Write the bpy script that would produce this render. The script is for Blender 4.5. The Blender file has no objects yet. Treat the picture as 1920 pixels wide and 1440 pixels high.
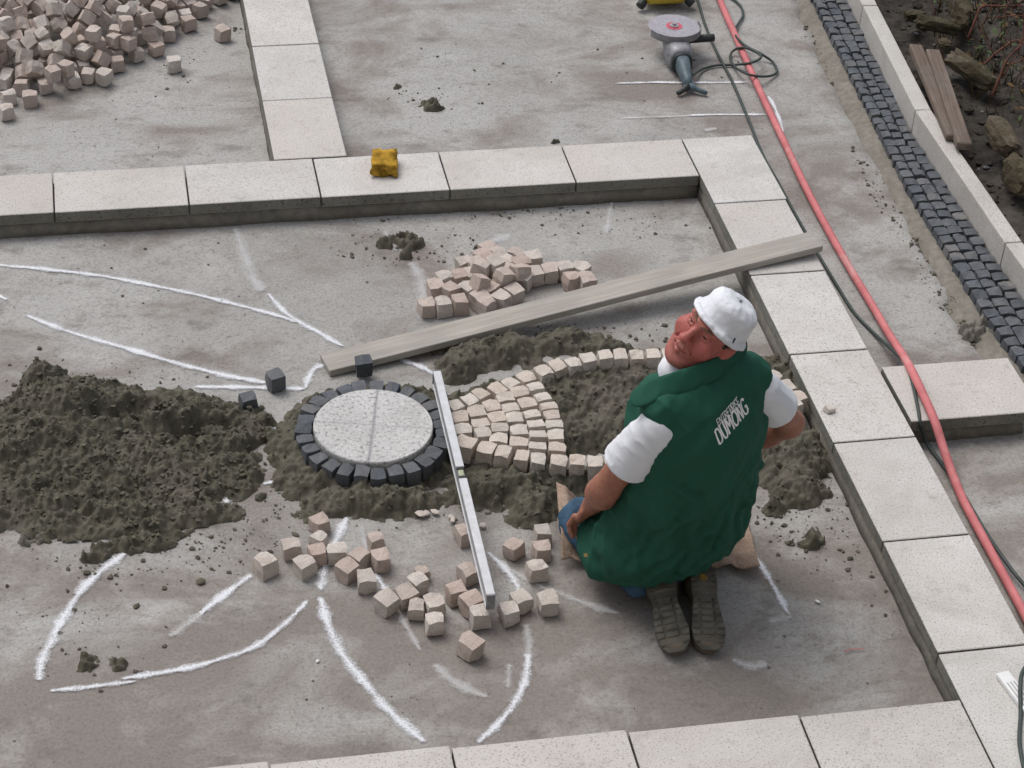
import bpy, bmesh, math, random
import numpy as np
from mathutils import Vector, Matrix, Quaternion, Euler
from mathutils.bvhtree import BVHTree

# ------------------------------------------------------------------ camera, sky, sun, exposure
scene = bpy.context.scene
cam_data = bpy.data.cameras.new('camera')
camera = bpy.data.objects.new('camera', cam_data)
scene.collection.objects.link(camera)
cam_data.lens = 73.66
cam_data.sensor_width = 36.0
cam_data.clip_start = 0.05
cam_data.clip_end = 500
camera.matrix_world = Matrix((
    (0.98094956, 0.07321009, -0.17993955, -2.278),
    (-0.18768521, 0.59615388, -0.78062463, -7.103),
    (0.05012206, 0.79952538, 0.59853733, 4.358),
    (0, 0, 0, 1)))
scene.camera = camera

world = bpy.data.worlds.new('World')
scene.world = world
world.use_nodes = True
SUN_EL, SUN_AZ = math.radians(62), math.radians(-35)     # high, veiled sun beyond the far end of the yard
wn = world.node_tree
wn.nodes.clear()
w_out = wn.nodes.new('ShaderNodeOutputWorld')
w_bg = wn.nodes.new('ShaderNodeBackground')
w_sky = wn.nodes.new('ShaderNodeTexSky')
w_sky.sky_type = 'NISHITA'
w_sky.sun_disc = False
w_sky.sun_elevation = SUN_EL
w_sky.sun_rotation = SUN_AZ
w_sky.air_density = 1.0
w_sky.dust_density = 4.0
w_sky.ozone_density = 1.0
w_hsv = wn.nodes.new('ShaderNodeHueSaturation')          # cloud cover greys the blue
w_hsv.inputs['Saturation'].default_value = 0.50
wn.links.new(w_sky.outputs[0], w_hsv.inputs['Color'])
wn.links.new(w_hsv.outputs[0], w_bg.inputs['Color'])
w_bg.inputs['Strength'].default_value = 0.105
wn.links.new(w_bg.outputs[0], w_out.inputs['Surface'])

sun_data = bpy.data.lights.new('sun', 'SUN')
sun_data.energy = 0.95
sun_data.angle = math.radians(35)
sun_data.color = (1.0, 0.98, 0.95)
sun = bpy.data.objects.new('sun', sun_data)
scene.collection.objects.link(sun)
sd = Vector((math.sin(SUN_AZ) * math.cos(SUN_EL), math.cos(SUN_AZ) * math.cos(SUN_EL), math.sin(SUN_EL)))
sun.rotation_euler = sd.to_track_quat('Z', 'Y').to_euler()
sun.location = (0, 0, 10)

scene.view_settings.view_transform = 'Standard'
scene.view_settings.look = 'None'
scene.view_settings.exposure = 0.40
scene.view_settings.gamma = 1.0
scene.view_settings.use_curve_mapping = False
scene.render.engine = 'CYCLES'
scene.cycles.use_denoising = True
scene.cycles.max_bounces = 6

RNG = random.Random(11)
NP = np.random.default_rng(4)

# ------------------------------------------------------------------ object helpers
def link(o):
    scene.collection.objects.link(o)
    return o

def base_of(o):
    return Vector(o['_b']) if '_b' in o.keys() else Vector(o.location)

def adopt(o, parent):
    """parent with the child's coordinates kept in world space (parents are never rotated)"""
    if parent is not None:
        o.parent = parent
        p, t = parent, Vector((0, 0, 0))
        while p is not None:
            t += p.location
            p = p.parent
        o.matrix_parent_inverse = Matrix.Identity(4)
        o.location = Vector(o.location) - t
    return o

def mesh_data(name, verts, faces, mat=None, smooth=False):
    me = bpy.data.meshes.new(name)
    me.from_pydata([tuple(v) for v in verts], [], [tuple(f) for f in faces])
    me.update()
    if mat is not None:
        me.materials.append(mat)
    if smooth:
        me.polygons.foreach_set('use_smooth', [True] * len(me.polygons))
    return me

def obj(name, me, parent=None, loc=(0, 0, 0), rot=None, label=None):
    o = bpy.data.objects.new(name, me)
    link(o)
    o.location = loc
    if rot is not None:
        if isinstance(rot, Quaternion):
            o.rotation_mode = 'QUATERNION'
            o.rotation_quaternion = rot
        else:
            o.rotation_euler = rot
    if label:
        o['label'] = label
    return adopt(o, parent)

def tag(o, label=None, cat=None, group=None, kind=None):
    if label: o['label'] = label
    if cat: o['category'] = cat
    if group: o['group'] = group
    if kind: o['kind'] = kind
    return o

def empty(name, loc):
    o = bpy.data.objects.new(name, None)
    o.empty_display_size = 0.1
    link(o)
    o.location = loc
    return o

def from_bm(name, bm, mat, smooth=False):
    me = bpy.data.meshes.new(name)
    bm.to_mesh(me)
    bm.free()
    if mat is not None:
        me.materials.append(mat)
    if smooth:
        me.polygons.foreach_set('use_smooth', [True] * len(me.polygons))
    return me

def box_bm(sx, sy, sz, bevel=0.0, seg=1, jitter=0.0, rng=RNG):
    bm = bmesh.new()
    bmesh.ops.create_cube(bm, size=1.0)
    bmesh.ops.scale(bm, vec=(sx, sy, sz), verts=bm.verts)
    if bevel:
        bmesh.ops.bevel(bm, geom=list(bm.edges), offset=bevel, segments=seg, affect='EDGES', profile=0.5)
    if jitter:
        for v in bm.verts:
            v.co += Vector((rng.uniform(-1, 1), rng.uniform(-1, 1), rng.uniform(-1, 1))) * jitter
    return bm

def tube(points, radius, seg=8, caps=True, closed=False, smooth_n=0):
    """verts, faces of a tube along a polyline (radius may be a list)"""
    pts = [Vector(p) for p in points]
    if smooth_n:
        pts = catmull(pts, smooth_n)
    n = len(pts)
    rad = radius if isinstance(radius, (list, tuple)) else [radius] * n
    if len(rad) != n:
        rad = [rad[int(i * (len(rad) - 1) / max(1, n - 1))] for i in range(n)]
    verts, faces = [], []
    ref = Vector((0, 0, 1))
    for i, p in enumerate(pts):
        t = (pts[min(i + 1, n - 1)] - pts[max(i - 1, 0)]).normalized()
        a = t.cross(ref)
        if a.length < 1e-4:
            a = t.cross(Vector((1, 0, 0)))
        a.normalize()
        b = a.cross(t).normalized()
        for k in range(seg):
            an = 2 * math.pi * k / seg
            verts.append(p + (a * math.cos(an) + b * math.sin(an)) * rad[i])
    for i in range(n - 1):
        for k in range(seg):
            k2 = (k + 1) % seg
            faces.append((i * seg + k, i * seg + k2, (i + 1) * seg + k2, (i + 1) * seg + k))
    if caps:
        faces.append(tuple(range(seg))[::-1])
        faces.append(tuple((n - 1) * seg + k for k in range(seg)))
    return verts, faces

def catmull(pts, n):
    out = []
    P = [pts[0] * 2 - pts[1]] + list(pts) + [pts[-1] * 2 - pts[-2]]
    for i in range(1, len(P) - 2):
        a, b, c, d = P[i - 1], P[i], P[i + 1], P[i + 2]
        for k in range(n):
            t = k / n
            out.append(0.5 * ((2 * b) + (c - a) * t + (2 * a - 5 * b + 4 * c - d) * t * t + (3 * b - a - 3 * c + d) * t ** 3))
    out.append(pts[-1])
    return out

def lathe(profile, seg=24):
    """verts, faces for a profile [(r, z), ...] around Z"""
    verts, faces = [], []
    for r, z in profile:
        for k in range(seg):
            an = 2 * math.pi * k / seg
            verts.append((r * math.cos(an), r * math.sin(an), z))
    for i in range(len(profile) - 1):
        for k in range(seg):
            k2 = (k + 1) % seg
            faces.append((i * seg + k, i * seg + k2, (i + 1) * seg + k2, (i + 1) * seg + k))
    faces.append(tuple(range(seg))[::-1])
    faces.append(tuple((len(profile) - 1) * seg + k for k in range(seg)))
    return verts, faces

# ------------------------------------------------------------------ numpy noise
def _hash(ix, iy, iz, seed):
    h = (ix.astype(np.int64) * 374761393 + iy.astype(np.int64) * 668265263 + iz.astype(np.int64) * 2147483647 + seed * 144269504) & 0xffffffff
    h = ((h ^ (h >> 13)) * 1274126177) & 0xffffffff
    h = (h ^ (h >> 16)) & 0xffffffff
    return h.astype(np.float64) / 0xffffffff

def vnoise(x, y, z=0.0, seed=0):
    """value noise, about -1..1"""
    x, y, z = np.broadcast_arrays(np.asarray(x, float), np.asarray(y, float), np.asarray(z, float))
    ix, iy, iz = np.floor(x), np.floor(y), np.floor(z)
    fx, fy, fz = x - ix, y - iy, z - iz
    fx = fx * fx * fx * (fx * (fx * 6 - 15) + 10); fy = fy * fy * fy * (fy * (fy * 6 - 15) + 10); fz = fz * fz * (3 - 2 * fz)
    r = 0
    for dx in (0, 1):
        wx = fx if dx else 1 - fx
        for dy in (0, 1):
            wy = fy if dy else 1 - fy
            for dz in (0, 1):
                wz = fz if dz else 1 - fz
                r = r + wx * wy * wz * _hash(ix + dx, iy + dy, iz + dz, seed)
    return r * 2 - 1

def fbm(x, y, z=0.0, octv=4, seed=0, gain=0.5):
    a, s, r = 1.0, 1.0, 0
    for o in range(octv):
        r = r + a * vnoise(x * s + 13.7 * o, y * s - 7.1 * o, z * s, seed + o)
        a *= gain; s *= 2.03
    return r

def worley(x, y, seed=0):
    """distance to the nearest jittered lattice point, 0..about 1"""
    ix, iy = np.floor(x), np.floor(y)
    best = np.full(np.broadcast(x, y).shape, 9.0)
    val = np.zeros_like(best)
    for dx in (-1, 0, 1):
        for dy in (-1, 0, 1):
            cx, cy = ix + dx, iy + dy
            z0 = np.zeros_like(cx)
            px = cx + _hash(cx, cy, z0, seed); py = cy + _hash(cx, cy, z0, seed + 7)
            d = (x - px) ** 2 + (y - py) ** 2
            m = d < best
            best = np.where(m, d, best)
            val = np.where(m, _hash(cx, cy, z0, seed + 19), val)
    return np.sqrt(best), val

# ------------------------------------------------------------------ materials
class Nodes:
    def __init__(self, name):
        self.mat = bpy.data.materials.new(name)
        self.mat.use_nodes = True
        self.t = self.mat.node_tree
        self.t.nodes.clear()
        self.out = self.t.nodes.new('ShaderNodeOutputMaterial')
        self.p = self.t.nodes.new('ShaderNodeBsdfPrincipled')
        self.t.links.new(self.p.outputs[0], self.out.inputs['Surface'])
        self.tc = self.t.nodes.new('ShaderNodeTexCoord')
        self.v = self.tc.outputs['Object']
    def put(self, node, key, val):
        s = node.inputs[key]
        if isinstance(val, bpy.types.NodeSocket):
            self.t.links.new(val, s)
        else:
            if s.type == 'RGBA' and len(val) == 3:
                val = (*val, 1)
            s.default_value = val
    def n(self, typ, ins=None, **props):
        nd = self.t.nodes.new(typ)
        for k, v in props.items():
            setattr(nd, k, v)
        for k, v in (ins or {}).items():
            self.put(nd, k, v)
        return nd
    def noise(self, scale, detail=4, rough=0.55, vec=None, dist=0.0):
        return self.n('ShaderNodeTexNoise', {'Vector': vec or self.v, 'Scale': scale, 'Detail': detail, 'Roughness': rough, 'Distortion': dist}).outputs['Fac']
    def mapped(self, scale=(1, 1, 1), rot=(0, 0, 0), loc=(0, 0, 0), vec=None):
        return self.n('ShaderNodeMapping', {'Vector': vec or self.v, 'Scale': scale, 'Rotation': rot, 'Location': loc}).outputs[0]
    def ramp(self, fac, stops, interp='LINEAR'):
        nd = self.t.nodes.new('ShaderNodeValToRGB')
        nd.color_ramp.interpolation = interp
        el = nd.color_ramp.elements
        while len(el) < len(stops):
            el.new(0.5)
        for e, (pos, c) in zip(el, stops):
            e.position = pos
            e.color = (c, c, c, 1) if isinstance(c, (int, float)) else (*c, 1)
        self.put(nd, 'Fac', fac)
        return nd.outputs['Color']
    def mix(self, fac, a, b, mode='MIX'):
        nd = self.t.nodes.new('ShaderNodeMix')
        nd.data_type = 'RGBA'
        nd.blend_type = mode
        self.put(nd, 0, fac)
        self.put(nd, 6, a); self.put(nd, 7, b)
        return nd.outputs[2]
    def math(self, op, a, b=0.0, clamp=False):
        nd = self.t.nodes.new('ShaderNodeMath')
        nd.operation = op; nd.use_clamp = clamp
        self.put(nd, 0, a); self.put(nd, 1, b)
        return nd.outputs[0]
    def rand(self):
        return self.n('ShaderNodeObjectInfo').outputs['Random']
    def bump(self, height, strength=0.3, dist=0.01):
        nd = self.n('ShaderNodeBump', {'Height': height, 'Strength': strength, 'Distance': dist})
        self.put(self.p, 'Normal', nd.outputs[0])
    def done(self, color=None, rough=0.8, metal=0.0, spec=0.3):
        if color is not None:
            self.put(self.p, 'Base Color', color)
        self.put(self.p, 'Roughness', rough)
        self.put(self.p, 'Metallic', metal)
        self.put(self.p, 'Specular IOR Level', spec)
        return self.mat

def plain(name, col, rough=0.6, metal=0.0, spec=0.4, var=0.25, scale=40, bump=0.0):
    m = Nodes(name)
    f = m.noise(scale, 5)
    c = m.mix(m.ramp(f, [(0.3, 0.0), (0.7, 1.0)]), tuple(x * (1 - var) for x in col), tuple(min(1, x * (1 + var * 0.6)) for x in col))
    if bump:
        m.bump(f, bump, 0.004)
    return m.done(c, rough, metal, spec)

def concrete_mat():
    m = Nodes('concrete')
    big = m.noise(0.9, 5, 0.6, dist=0.4)
    base = m.mix(m.ramp(big, [(0.33, 0.0), (0.66, 1.0)]), (0.35, 0.342, 0.325), (0.45, 0.442, 0.425))
    st = m.noise(1.7, 6, 0.62, vec=m.mapped((1, 1.6, 1), (0, 0, 0.3), (3.1, 7.7, 0)), dist=0.6)
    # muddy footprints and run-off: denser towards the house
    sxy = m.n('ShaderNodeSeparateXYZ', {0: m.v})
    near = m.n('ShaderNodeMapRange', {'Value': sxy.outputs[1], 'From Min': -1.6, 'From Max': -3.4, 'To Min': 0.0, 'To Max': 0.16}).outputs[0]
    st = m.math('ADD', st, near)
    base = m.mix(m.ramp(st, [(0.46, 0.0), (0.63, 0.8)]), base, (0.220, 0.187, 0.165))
    st2 = m.noise(4.5, 7, 0.65, vec=m.mapped((1, 1.5, 1), (0, 0, -0.2), (9.3, 1.1, 0)))
    base = m.mix(m.ramp(st2, [(0.56, 0.0), (0.68, 0.6)]), base, (0.17, 0.155, 0.138))
    pale = m.noise(3.2, 6, 0.65, vec=m.mapped((1, 1, 1), (0, 0, 0), (-4.4, 2.9, 0)))
    base = m.mix(m.ramp(pale, [(0.55, 0.0), (0.72, 0.55)]), base, (0.52, 0.51, 0.49))
    sk = m.noise(14, 6, 0.7, vec=m.mapped((0.8, 1.4, 1), (0, 0, 0.25), (1, 2, 0)))
    base = m.mix(m.ramp(sk, [(0.58, 0.0), (0.67, 0.38)]), base, (0.16, 0.15, 0.137))
    fine = m.noise(95, 5, 0.7)
    base = m.mix(m.ramp(fine, [(0.30, 0.55), (0.52, 0.0)]), base, (0.12, 0.115, 0.105))
    base = m.mix(m.ramp(fine, [(0.62, 0.0), (0.78, 0.35)]), base, (0.55, 0.54, 0.52))
    pit = m.noise(30, 6, 0.75, vec=m.mapped((1, 1, 1), (0, 0, 0), (5, 5, 0)))
    base = m.mix(m.ramp(pit, [(0.61, 0.0), (0.69, 0.7)]), base, (0.11, 0.103, 0.092))
    sand = m.noise(230, 4, 0.7)
    base = m.mix(m.ramp(sand, [(0.35, 0.35), (0.5, 0.0)]), base, (0.15, 0.145, 0.135))
    h = m.math('ADD', m.math('MULTIPLY', m.noise(11, 8, 0.65), 1.0), m.math('MULTIPLY', fine, 0.25))
    m.bump(h, 0.55, 0.012)
    return m.done(base, 0.92, 0, 0.15)

def granite_mat(name, a, b, dark, speck=260, rough=0.75, tint=(0.50, 0.37, 0.31), tint_amt=0.5, bump=0.25, q=1.0):
    speck *= q
    """speckled granite; every object shifted a little by its own random value"""
    m = Nodes(name)
    r = m.rand()
    off = m.n('ShaderNodeCombineXYZ', {'X': m.math('MULTIPLY', r, 37.0), 'Y': m.math('MULTIPLY', r, 91.0), 'Z': m.math('MULTIPLY', r, 13.0)}).outputs[0]
    vec = m.n('ShaderNodeVectorMath', {0: m.v, 1: off}, operation='ADD').outputs[0]
    c = m.mix(m.ramp(m.noise(5 * q, 5, 0.6, vec), [(0.35, 0.0), (0.65, 1.0)]), a, b)
    c = m.mix(m.math('MULTIPLY', m.ramp(m.math('FRACT', m.math('MULTIPLY', r, 7.31)), [(0.25, 0.0), (1.0, 1.0)]), tint_amt), c, tint)
    patch = m.noise(2.6 * q, 4, 0.55, vec)
    c = m.mix(m.math('MULTIPLY', m.ramp(patch, [(0.52, 0.0), (0.70, 1.0)]), tint_amt * 0.8), c, tint)
    s = m.noise(speck, 2, 0.6, vec)
    c = m.mix(m.ramp(s, [(0.31, 0.95), (0.44, 0.0)]), c, dark)
    s2 = m.noise(speck * 0.62, 2, 0.5, vec)
    c = m.mix(m.ramp(s2, [(0.60, 0.0), (0.74, 0.35)]), c, tuple(min(1, x * 1.22) for x in b))
    c = m.mix(m.ramp(m.math('FRACT', m.math('MULTIPLY', r, 3.77)), [(0.0, 0.22), (1.0, 0.0)]), c, tuple(x * 0.55 for x in a))
    dirt = m.noise(17 * q, 6, 0.7, vec)
    c = m.mix(m.ramp(dirt, [(0.57, 0.0), (0.72, 0.4)]), c, (0.26, 0.235, 0.205))
    smear = m.noise(1.6 * q, 6, 0.68, vec, 0.8)
    c = m.mix(m.ramp(smear, [(0.54, 0.0), (0.70, 0.42)]), c, (0.33, 0.30, 0.265))
    m.bump(m.math('ADD', m.math('MULTIPLY', s, 0.4), m.noise(55 * q, 6, 0.7, vec)), bump, 0.006)
    return m.done(c, rough, 0, 0.25)

def mortar_mat(name='wet_mortar', a=(0.066, 0.061, 0.044), b=(0.148, 0.138, 0.105)):
    m = Nodes(name)
    c = m.mix(m.ramp(m.noise(30, 7, 0.7), [(0.32, 0.0), (0.68, 1.0)]), a, b)
    c = m.mix(m.ramp(m.noise(5, 4), [(0.5, 0.0), (0.7, 0.6)]), c, (0.150, 0.132, 0.110))
    m.bump(m.noise(120, 6, 0.7), 0.5, 0.006)
    return m.done(c, 0.85, 0, 0.25)

def spray_mat(name, col, strength=1.0, grain=170):
    """dry spray of white line powder: broken up over its width"""
    m = Nodes(name)
    at = m.n('ShaderNodeAttribute', attribute_name='across')
    edge = m.math('SUBTRACT', 1.0, at.outputs['Fac'])
    ns = m.noise(grain, 5, 0.75)
    ns2 = m.noise(9, 4, 0.6)
    k = m.math('ADD', m.math('MULTIPLY', m.math('POWER', edge, 0.8), 1.05), m.math('MULTIPLY', m.math('SUBTRACT', ns, 0.5), 1.9))
    k = m.math('ADD', k, m.math('MULTIPLY', m.math('SUBTRACT', ns2, 0.5), 1.3))
    fac = m.math('MULTIPLY', m.ramp(k, [(0.30, 0.0), (1.10, 1.0)]), strength, clamp=True)
    tr = m.n('ShaderNodeBsdfTransparent')
    mx = m.n('ShaderNodeMixShader', {0: fac})
    m.t.links.new(tr.outputs[0], mx.inputs[1])
    m.t.links.new(m.p.outputs[0], mx.inputs[2])
    m.t.links.new(mx.outputs[0], m.out.inputs['Surface'])
    return m.done(col, 0.95, 0, 0.1)

def wood_mat(name, a, b, along='X', grey=0.5):
    m = Nodes(name)
    sc = (1.2, 22, 22) if along == 'X' else (22, 1.2, 22)
    g = m.noise(3.0, 6, 0.6, vec=m.mapped(sc), dist=0.5)
    c = m.mix(m.ramp(g, [(0.3, 0.0), (0.7, 1.0)]), a, b)
    c = m.mix(m.ramp(m.noise(4, 4, 0.6, vec=m.mapped((1, 2, 2), (0, 0, 0), (3, 1, 0))), [(0.45, 0.0), (0.65, grey)]), c, (0.30, 0.29, 0.27))
    c = m.mix(m.ramp(m.noise(60, 5, 0.7), [(0.60, 0.0), (0.75, 0.35)]), c, (0.40, 0.39, 0.37))
    m.bump(g, 0.3, 0.004)
    return m.done(c, 0.85, 0, 0.2)

M = {}
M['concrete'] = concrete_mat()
M['slab'] = granite_mat('pale_granite_slab', (0.555, 0.54, 0.515), (0.645, 0.632, 0.61), (0.25, 0.23, 0.21), 170, 0.7, (0.545, 0.475, 0.43), 0.38, 0.2)
M['slab_side'] = granite_mat('dark_granite_edge', (0.165, 0.165, 0.145), (0.25, 0.248, 0.222), (0.09, 0.088, 0.075), 90, 0.85, (0.20, 0.19, 0.16), 0.4, 0.4)  # darker grey-green granite, used on every upright slab face
M['cobble'] = granite_mat('pink_granite', (0.57, 0.505, 0.455), (0.72, 0.665, 0.61), (0.24, 0.20, 0.175), 300, 0.85, (0.49, 0.37, 0.315), 0.8, 0.9, 0.06)
M['petal'] = granite_mat('pale_pink_granite', (0.62, 0.56, 0.495), (0.75, 0.695, 0.63), (0.28, 0.235, 0.20), 300, 0.85, (0.58, 0.455, 0.37), 0.5, 0.9, 0.06)
M['basalt'] = granite_mat('dark_basalt', (0.074, 0.083, 0.097), (0.130, 0.142, 0.162), (0.030, 0.033, 0.040), 240, 0.6, (0.135, 0.14, 0.145), 0.5, 0.6, 0.06)
M['kerb'] = granite_mat('kerb_granite', (0.52, 0.50, 0.465), (0.62, 0.60, 0.565), (0.19, 0.17, 0.15), 230, 0.75, (0.46, 0.40, 0.35), 0.25, 0.25)
M['mortar'] = mortar_mat()
M['mortar_dry'] = mortar_mat('damp_bedding_mortar', (0.135, 0.125, 0.105), (0.235, 0.22, 0.19))
M['bedding'] = mortar_mat('edge_bedding_mortar', (0.165, 0.150, 0.125), (0.275, 0.255, 0.22))
M['spray'] = spray_mat('white_line_powder', (0.80, 0.82, 0.86), 0.88)
M['spray_faint'] = spray_mat('faint_line_powder', (0.70, 0.70, 0.70), 0.5)
M['wood'] = wood_mat('weathered_plank', (0.32, 0.29, 0.255), (0.46, 0.425, 0.385))
M['old_wood'] = wood_mat('old_board', (0.10, 0.075, 0.06), (0.20, 0.155, 0.125), 'X', 0.2)
M['soil'] = mortar_mat('dark_soil', (0.016, 0.013, 0.010), (0.060, 0.052, 0.044))
M['earth'] = mortar_mat('earth', (0.07, 0.058, 0.045), (0.15, 0.13, 0.105))
def hose_mat():
    m = Nodes('red_rubber_hose')
    c = m.mix(m.ramp(m.noise(14, 5), [(0.3, 0.0), (0.7, 1.0)]), (0.50, 0.145, 0.15), (0.64, 0.215, 0.22))
    c = m.mix(m.ramp(m.noise(7, 6, 0.7, dist=1.0), [(0.56, 0.0), (0.68, 0.7)]), c, (0.60, 0.36, 0.34))
    c = m.mix(m.ramp(m.noise(30, 5, 0.7), [(0.58, 0.0), (0.70, 0.5)]), c, (0.30, 0.14, 0.13))
    m.bump(m.noise(60, 4), 0.15, 0.003)
    return m.done(c, 0.65, 0, 0.3)
M['hose'] = hose_mat()
M['cable'] = plain('dark_green_cable', (0.045, 0.06, 0.055), 0.55, 0, 0.4, 0.2, 30)
M['grey_metal'] = plain('grey_housing', (0.27, 0.27, 0.285), 0.5, 0.3, 0.5, 0.35, 35)
M['dark_plastic'] = plain('dark_plastic', (0.028, 0.033, 0.033), 0.5, 0, 0.4, 0.3, 40)
M['blue_plastic'] = plain('blue_grey_plastic', (0.10, 0.14, 0.165), 0.5, 0, 0.4, 0.35, 40)
M['steel'] = plain('worn_steel', (0.45, 0.45, 0.46), 0.35, 0.8, 0.5, 0.2, 40)
M['disc_grey'] = plain('abrasive_disc', (0.36, 0.345, 0.38), 0.6, 0.1, 0.4, 0.2, 60)
M['disc_red'] = plain('red_disc_label', (0.55, 0.10, 0.14), 0.6, 0, 0.4, 0.2, 60)
M['yellow'] = plain('yellow_paint', (0.50, 0.36, 0.035), 0.45, 0, 0.4, 0.25, 20)
M['sponge'] = plain('yellow_sponge', (0.42, 0.245, 0.035), 0.95, 0, 0.1, 0.6, 32, 1.0)
M['alu'] = plain('white_aluminium', (0.60, 0.61, 0.63), 0.4, 0.15, 0.5, 0.14, 30)
M['alu_side'] = plain('grey_aluminium', (0.40, 0.405, 0.41), 0.5, 0.2, 0.5, 0.25, 30)  # greyer tone for the level's web and the bar's print lines
M['white'] = plain('white_paper', (0.80, 0.80, 0.80), 0.8, 0, 0.2, 0.08, 30)
M['ink'] = plain('ink', (0.05, 0.05, 0.055), 0.7, 0, 0.2, 0.1, 30)
M['rock'] = granite_mat('mossy_rock', (0.055, 0.043, 0.027), (0.125, 0.098, 0.062), (0.02, 0.017, 0.012), 90, 0.9, (0.045, 0.042, 0.02), 0.8, 1.0)
M['twig'] = plain('reddish_twig', (0.13, 0.045, 0.03), 0.7, 0, 0.3, 0.4, 30)
M['leaf'] = plain('green_leaf', (0.055, 0.075, 0.022), 0.6, 0, 0.3, 0.5, 20)
M['dead_leaf'] = plain('dead_leaf', (0.17, 0.10, 0.045), 0.8, 0, 0.2, 0.5, 20)
M['sack'] = plain('beige_sackcloth', (0.36, 0.265, 0.205), 0.95, 0, 0.1, 0.3, 120, 0.3)
M['render'] = plain('house_render', (0.55, 0.53, 0.49), 0.9, 0, 0.2, 0.1, 6, 0.2)
M['glass'] = plain('window_glass', (0.03, 0.035, 0.04), 0.08, 0, 0.6, 0.1, 3)

# ------------------------------------------------------------------ the setting: ground, concrete, garden
def gh(x, y):
    """relief of the concrete, metres"""
    return 0.004 * fbm(np.asarray(x) * 2.3, np.asarray(y) * 2.3, 0.0, 4, 3) - 0.002

def grid_mesh(name, x0, x1, y0, y1, step, zfun, mat, keep=None, warp=None):
    nx, ny = int(round((x1 - x0) / step)) + 1, int(round((y1 - y0) / step)) + 1
    X, Y = np.meshgrid(np.linspace(x0, x1, nx), np.linspace(y0, y1, ny), indexing='xy')
    if warp is not None:
        X, Y = warp(X, Y)
    Z = zfun(X, Y)
    idx = np.arange(nx * ny).reshape(ny, nx)
    q = np.stack([idx[:-1, :-1], idx[:-1, 1:], idx[1:, 1:], idx[1:, :-1]], -1).reshape(-1, 4)
    V = np.stack([X, Y, Z], -1).reshape(-1, 3)
    if keep is not None:
        k = keep(X, Y, Z).reshape(-1)
        q = q[k[q].any(axis=1)]
        used = np.unique(q)
        remap = np.full(len(V), -1); remap[used] = np.arange(len(used))
        V, q = V[used], remap[q]
    me = bpy.data.meshes.new(name)
    me.from_pydata(V.tolist(), [], q.tolist())
    me.materials.append(mat)
    me.polygons.foreach_set('use_smooth', [True] * len(me.polygons))
    me.update()
    return me

ground = obj('ground', mesh_data('ground', [(-150, -150, -0.09), (150, -150, -0.09), (150, 150, -0.09), (-150, 150, -0.09)], [(0, 1, 2, 3)], M['earth']))
tag(ground, 'brown earth under and around the building site', kind='structure')

EDGE = [(0.922, 1.357), (0.835, 0.262), (0.805, -0.501), (0.753, -1.235)]
def concrete_edge(y):
    ys = np.array([-9.0, -1.6] + [e[1] for e in EDGE[::-1]] + [2.6, 4.6]); xs = np.array([0.78, 0.78] + [e[0] for e in EDGE[::-1]] + [1.05, 1.22])
    return np.interp(y, ys, xs) + 0.028 + 0.022 * fbm(np.asarray(y) * 6, 0.3, 0, 4, 9)

def edge_warp(X, Y):
    e = concrete_edge(Y)
    x0 = -6.0
    return x0 + (X - x0) * (e - x0) / (0.9 - x0), Y
def concrete_z(X, Y):
    z = gh(X, Y)
    d = concrete_edge(Y) - X
    return np.where(d < 0.004, -0.05, z)
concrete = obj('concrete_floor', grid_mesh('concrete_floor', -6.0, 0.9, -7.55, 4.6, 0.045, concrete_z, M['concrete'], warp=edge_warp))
tag(concrete, 'stained grey concrete floor of the yard', kind='structure')

# ---- white powder lines sprayed on the concrete
def spray(points, width, faint=False):
    pts = catmull([Vector((p[0], p[1], 0)) for p in points], 8)
    n = len(pts)
    verts, faces, acr = [], [], []
    for i, p in enumerate(pts):
        t = (pts[min(i + 1, n - 1)] - pts[max(i - 1, 0)]).normalized()
        s = Vector((-t.y, t.x, 0))
        e = min(1.0, 0.45 + min(i, n - 1 - i) / 5)
        w = width * 0.74 * e * (1 + 0.22 * math.sin(i * 0.8 + p.x * 9) + 0.14 * math.sin(i * 2.1))
        for k, c in enumerate((-1, -0.5, 0, 0.5, 1)):
            q = p + s * c * w
            verts.append((q.x, q.y, 0.0))
            acr.append(abs(c) if 0 < i < n - 1 else 1.0)
    for i in range(n - 1):
        for k in range(4):
            faces.append((i * 5 + k, i * 5 + k + 1, i * 5 + 6 + k, i * 5 + 5 + k))
    va = np.array(verts); va[:, 2] = gh(va[:, 0], va[:, 1]) + 0.0045
    verts = va.tolist()
    me = mesh_data('spray_line', verts, faces, M['spray_faint' if faint else 'spray'])
    a = me.attributes.new('across', 'FLOAT', 'POINT')
    a.data.foreach_set('value', acr)
    return obj('spray_line', me, concrete)

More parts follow.
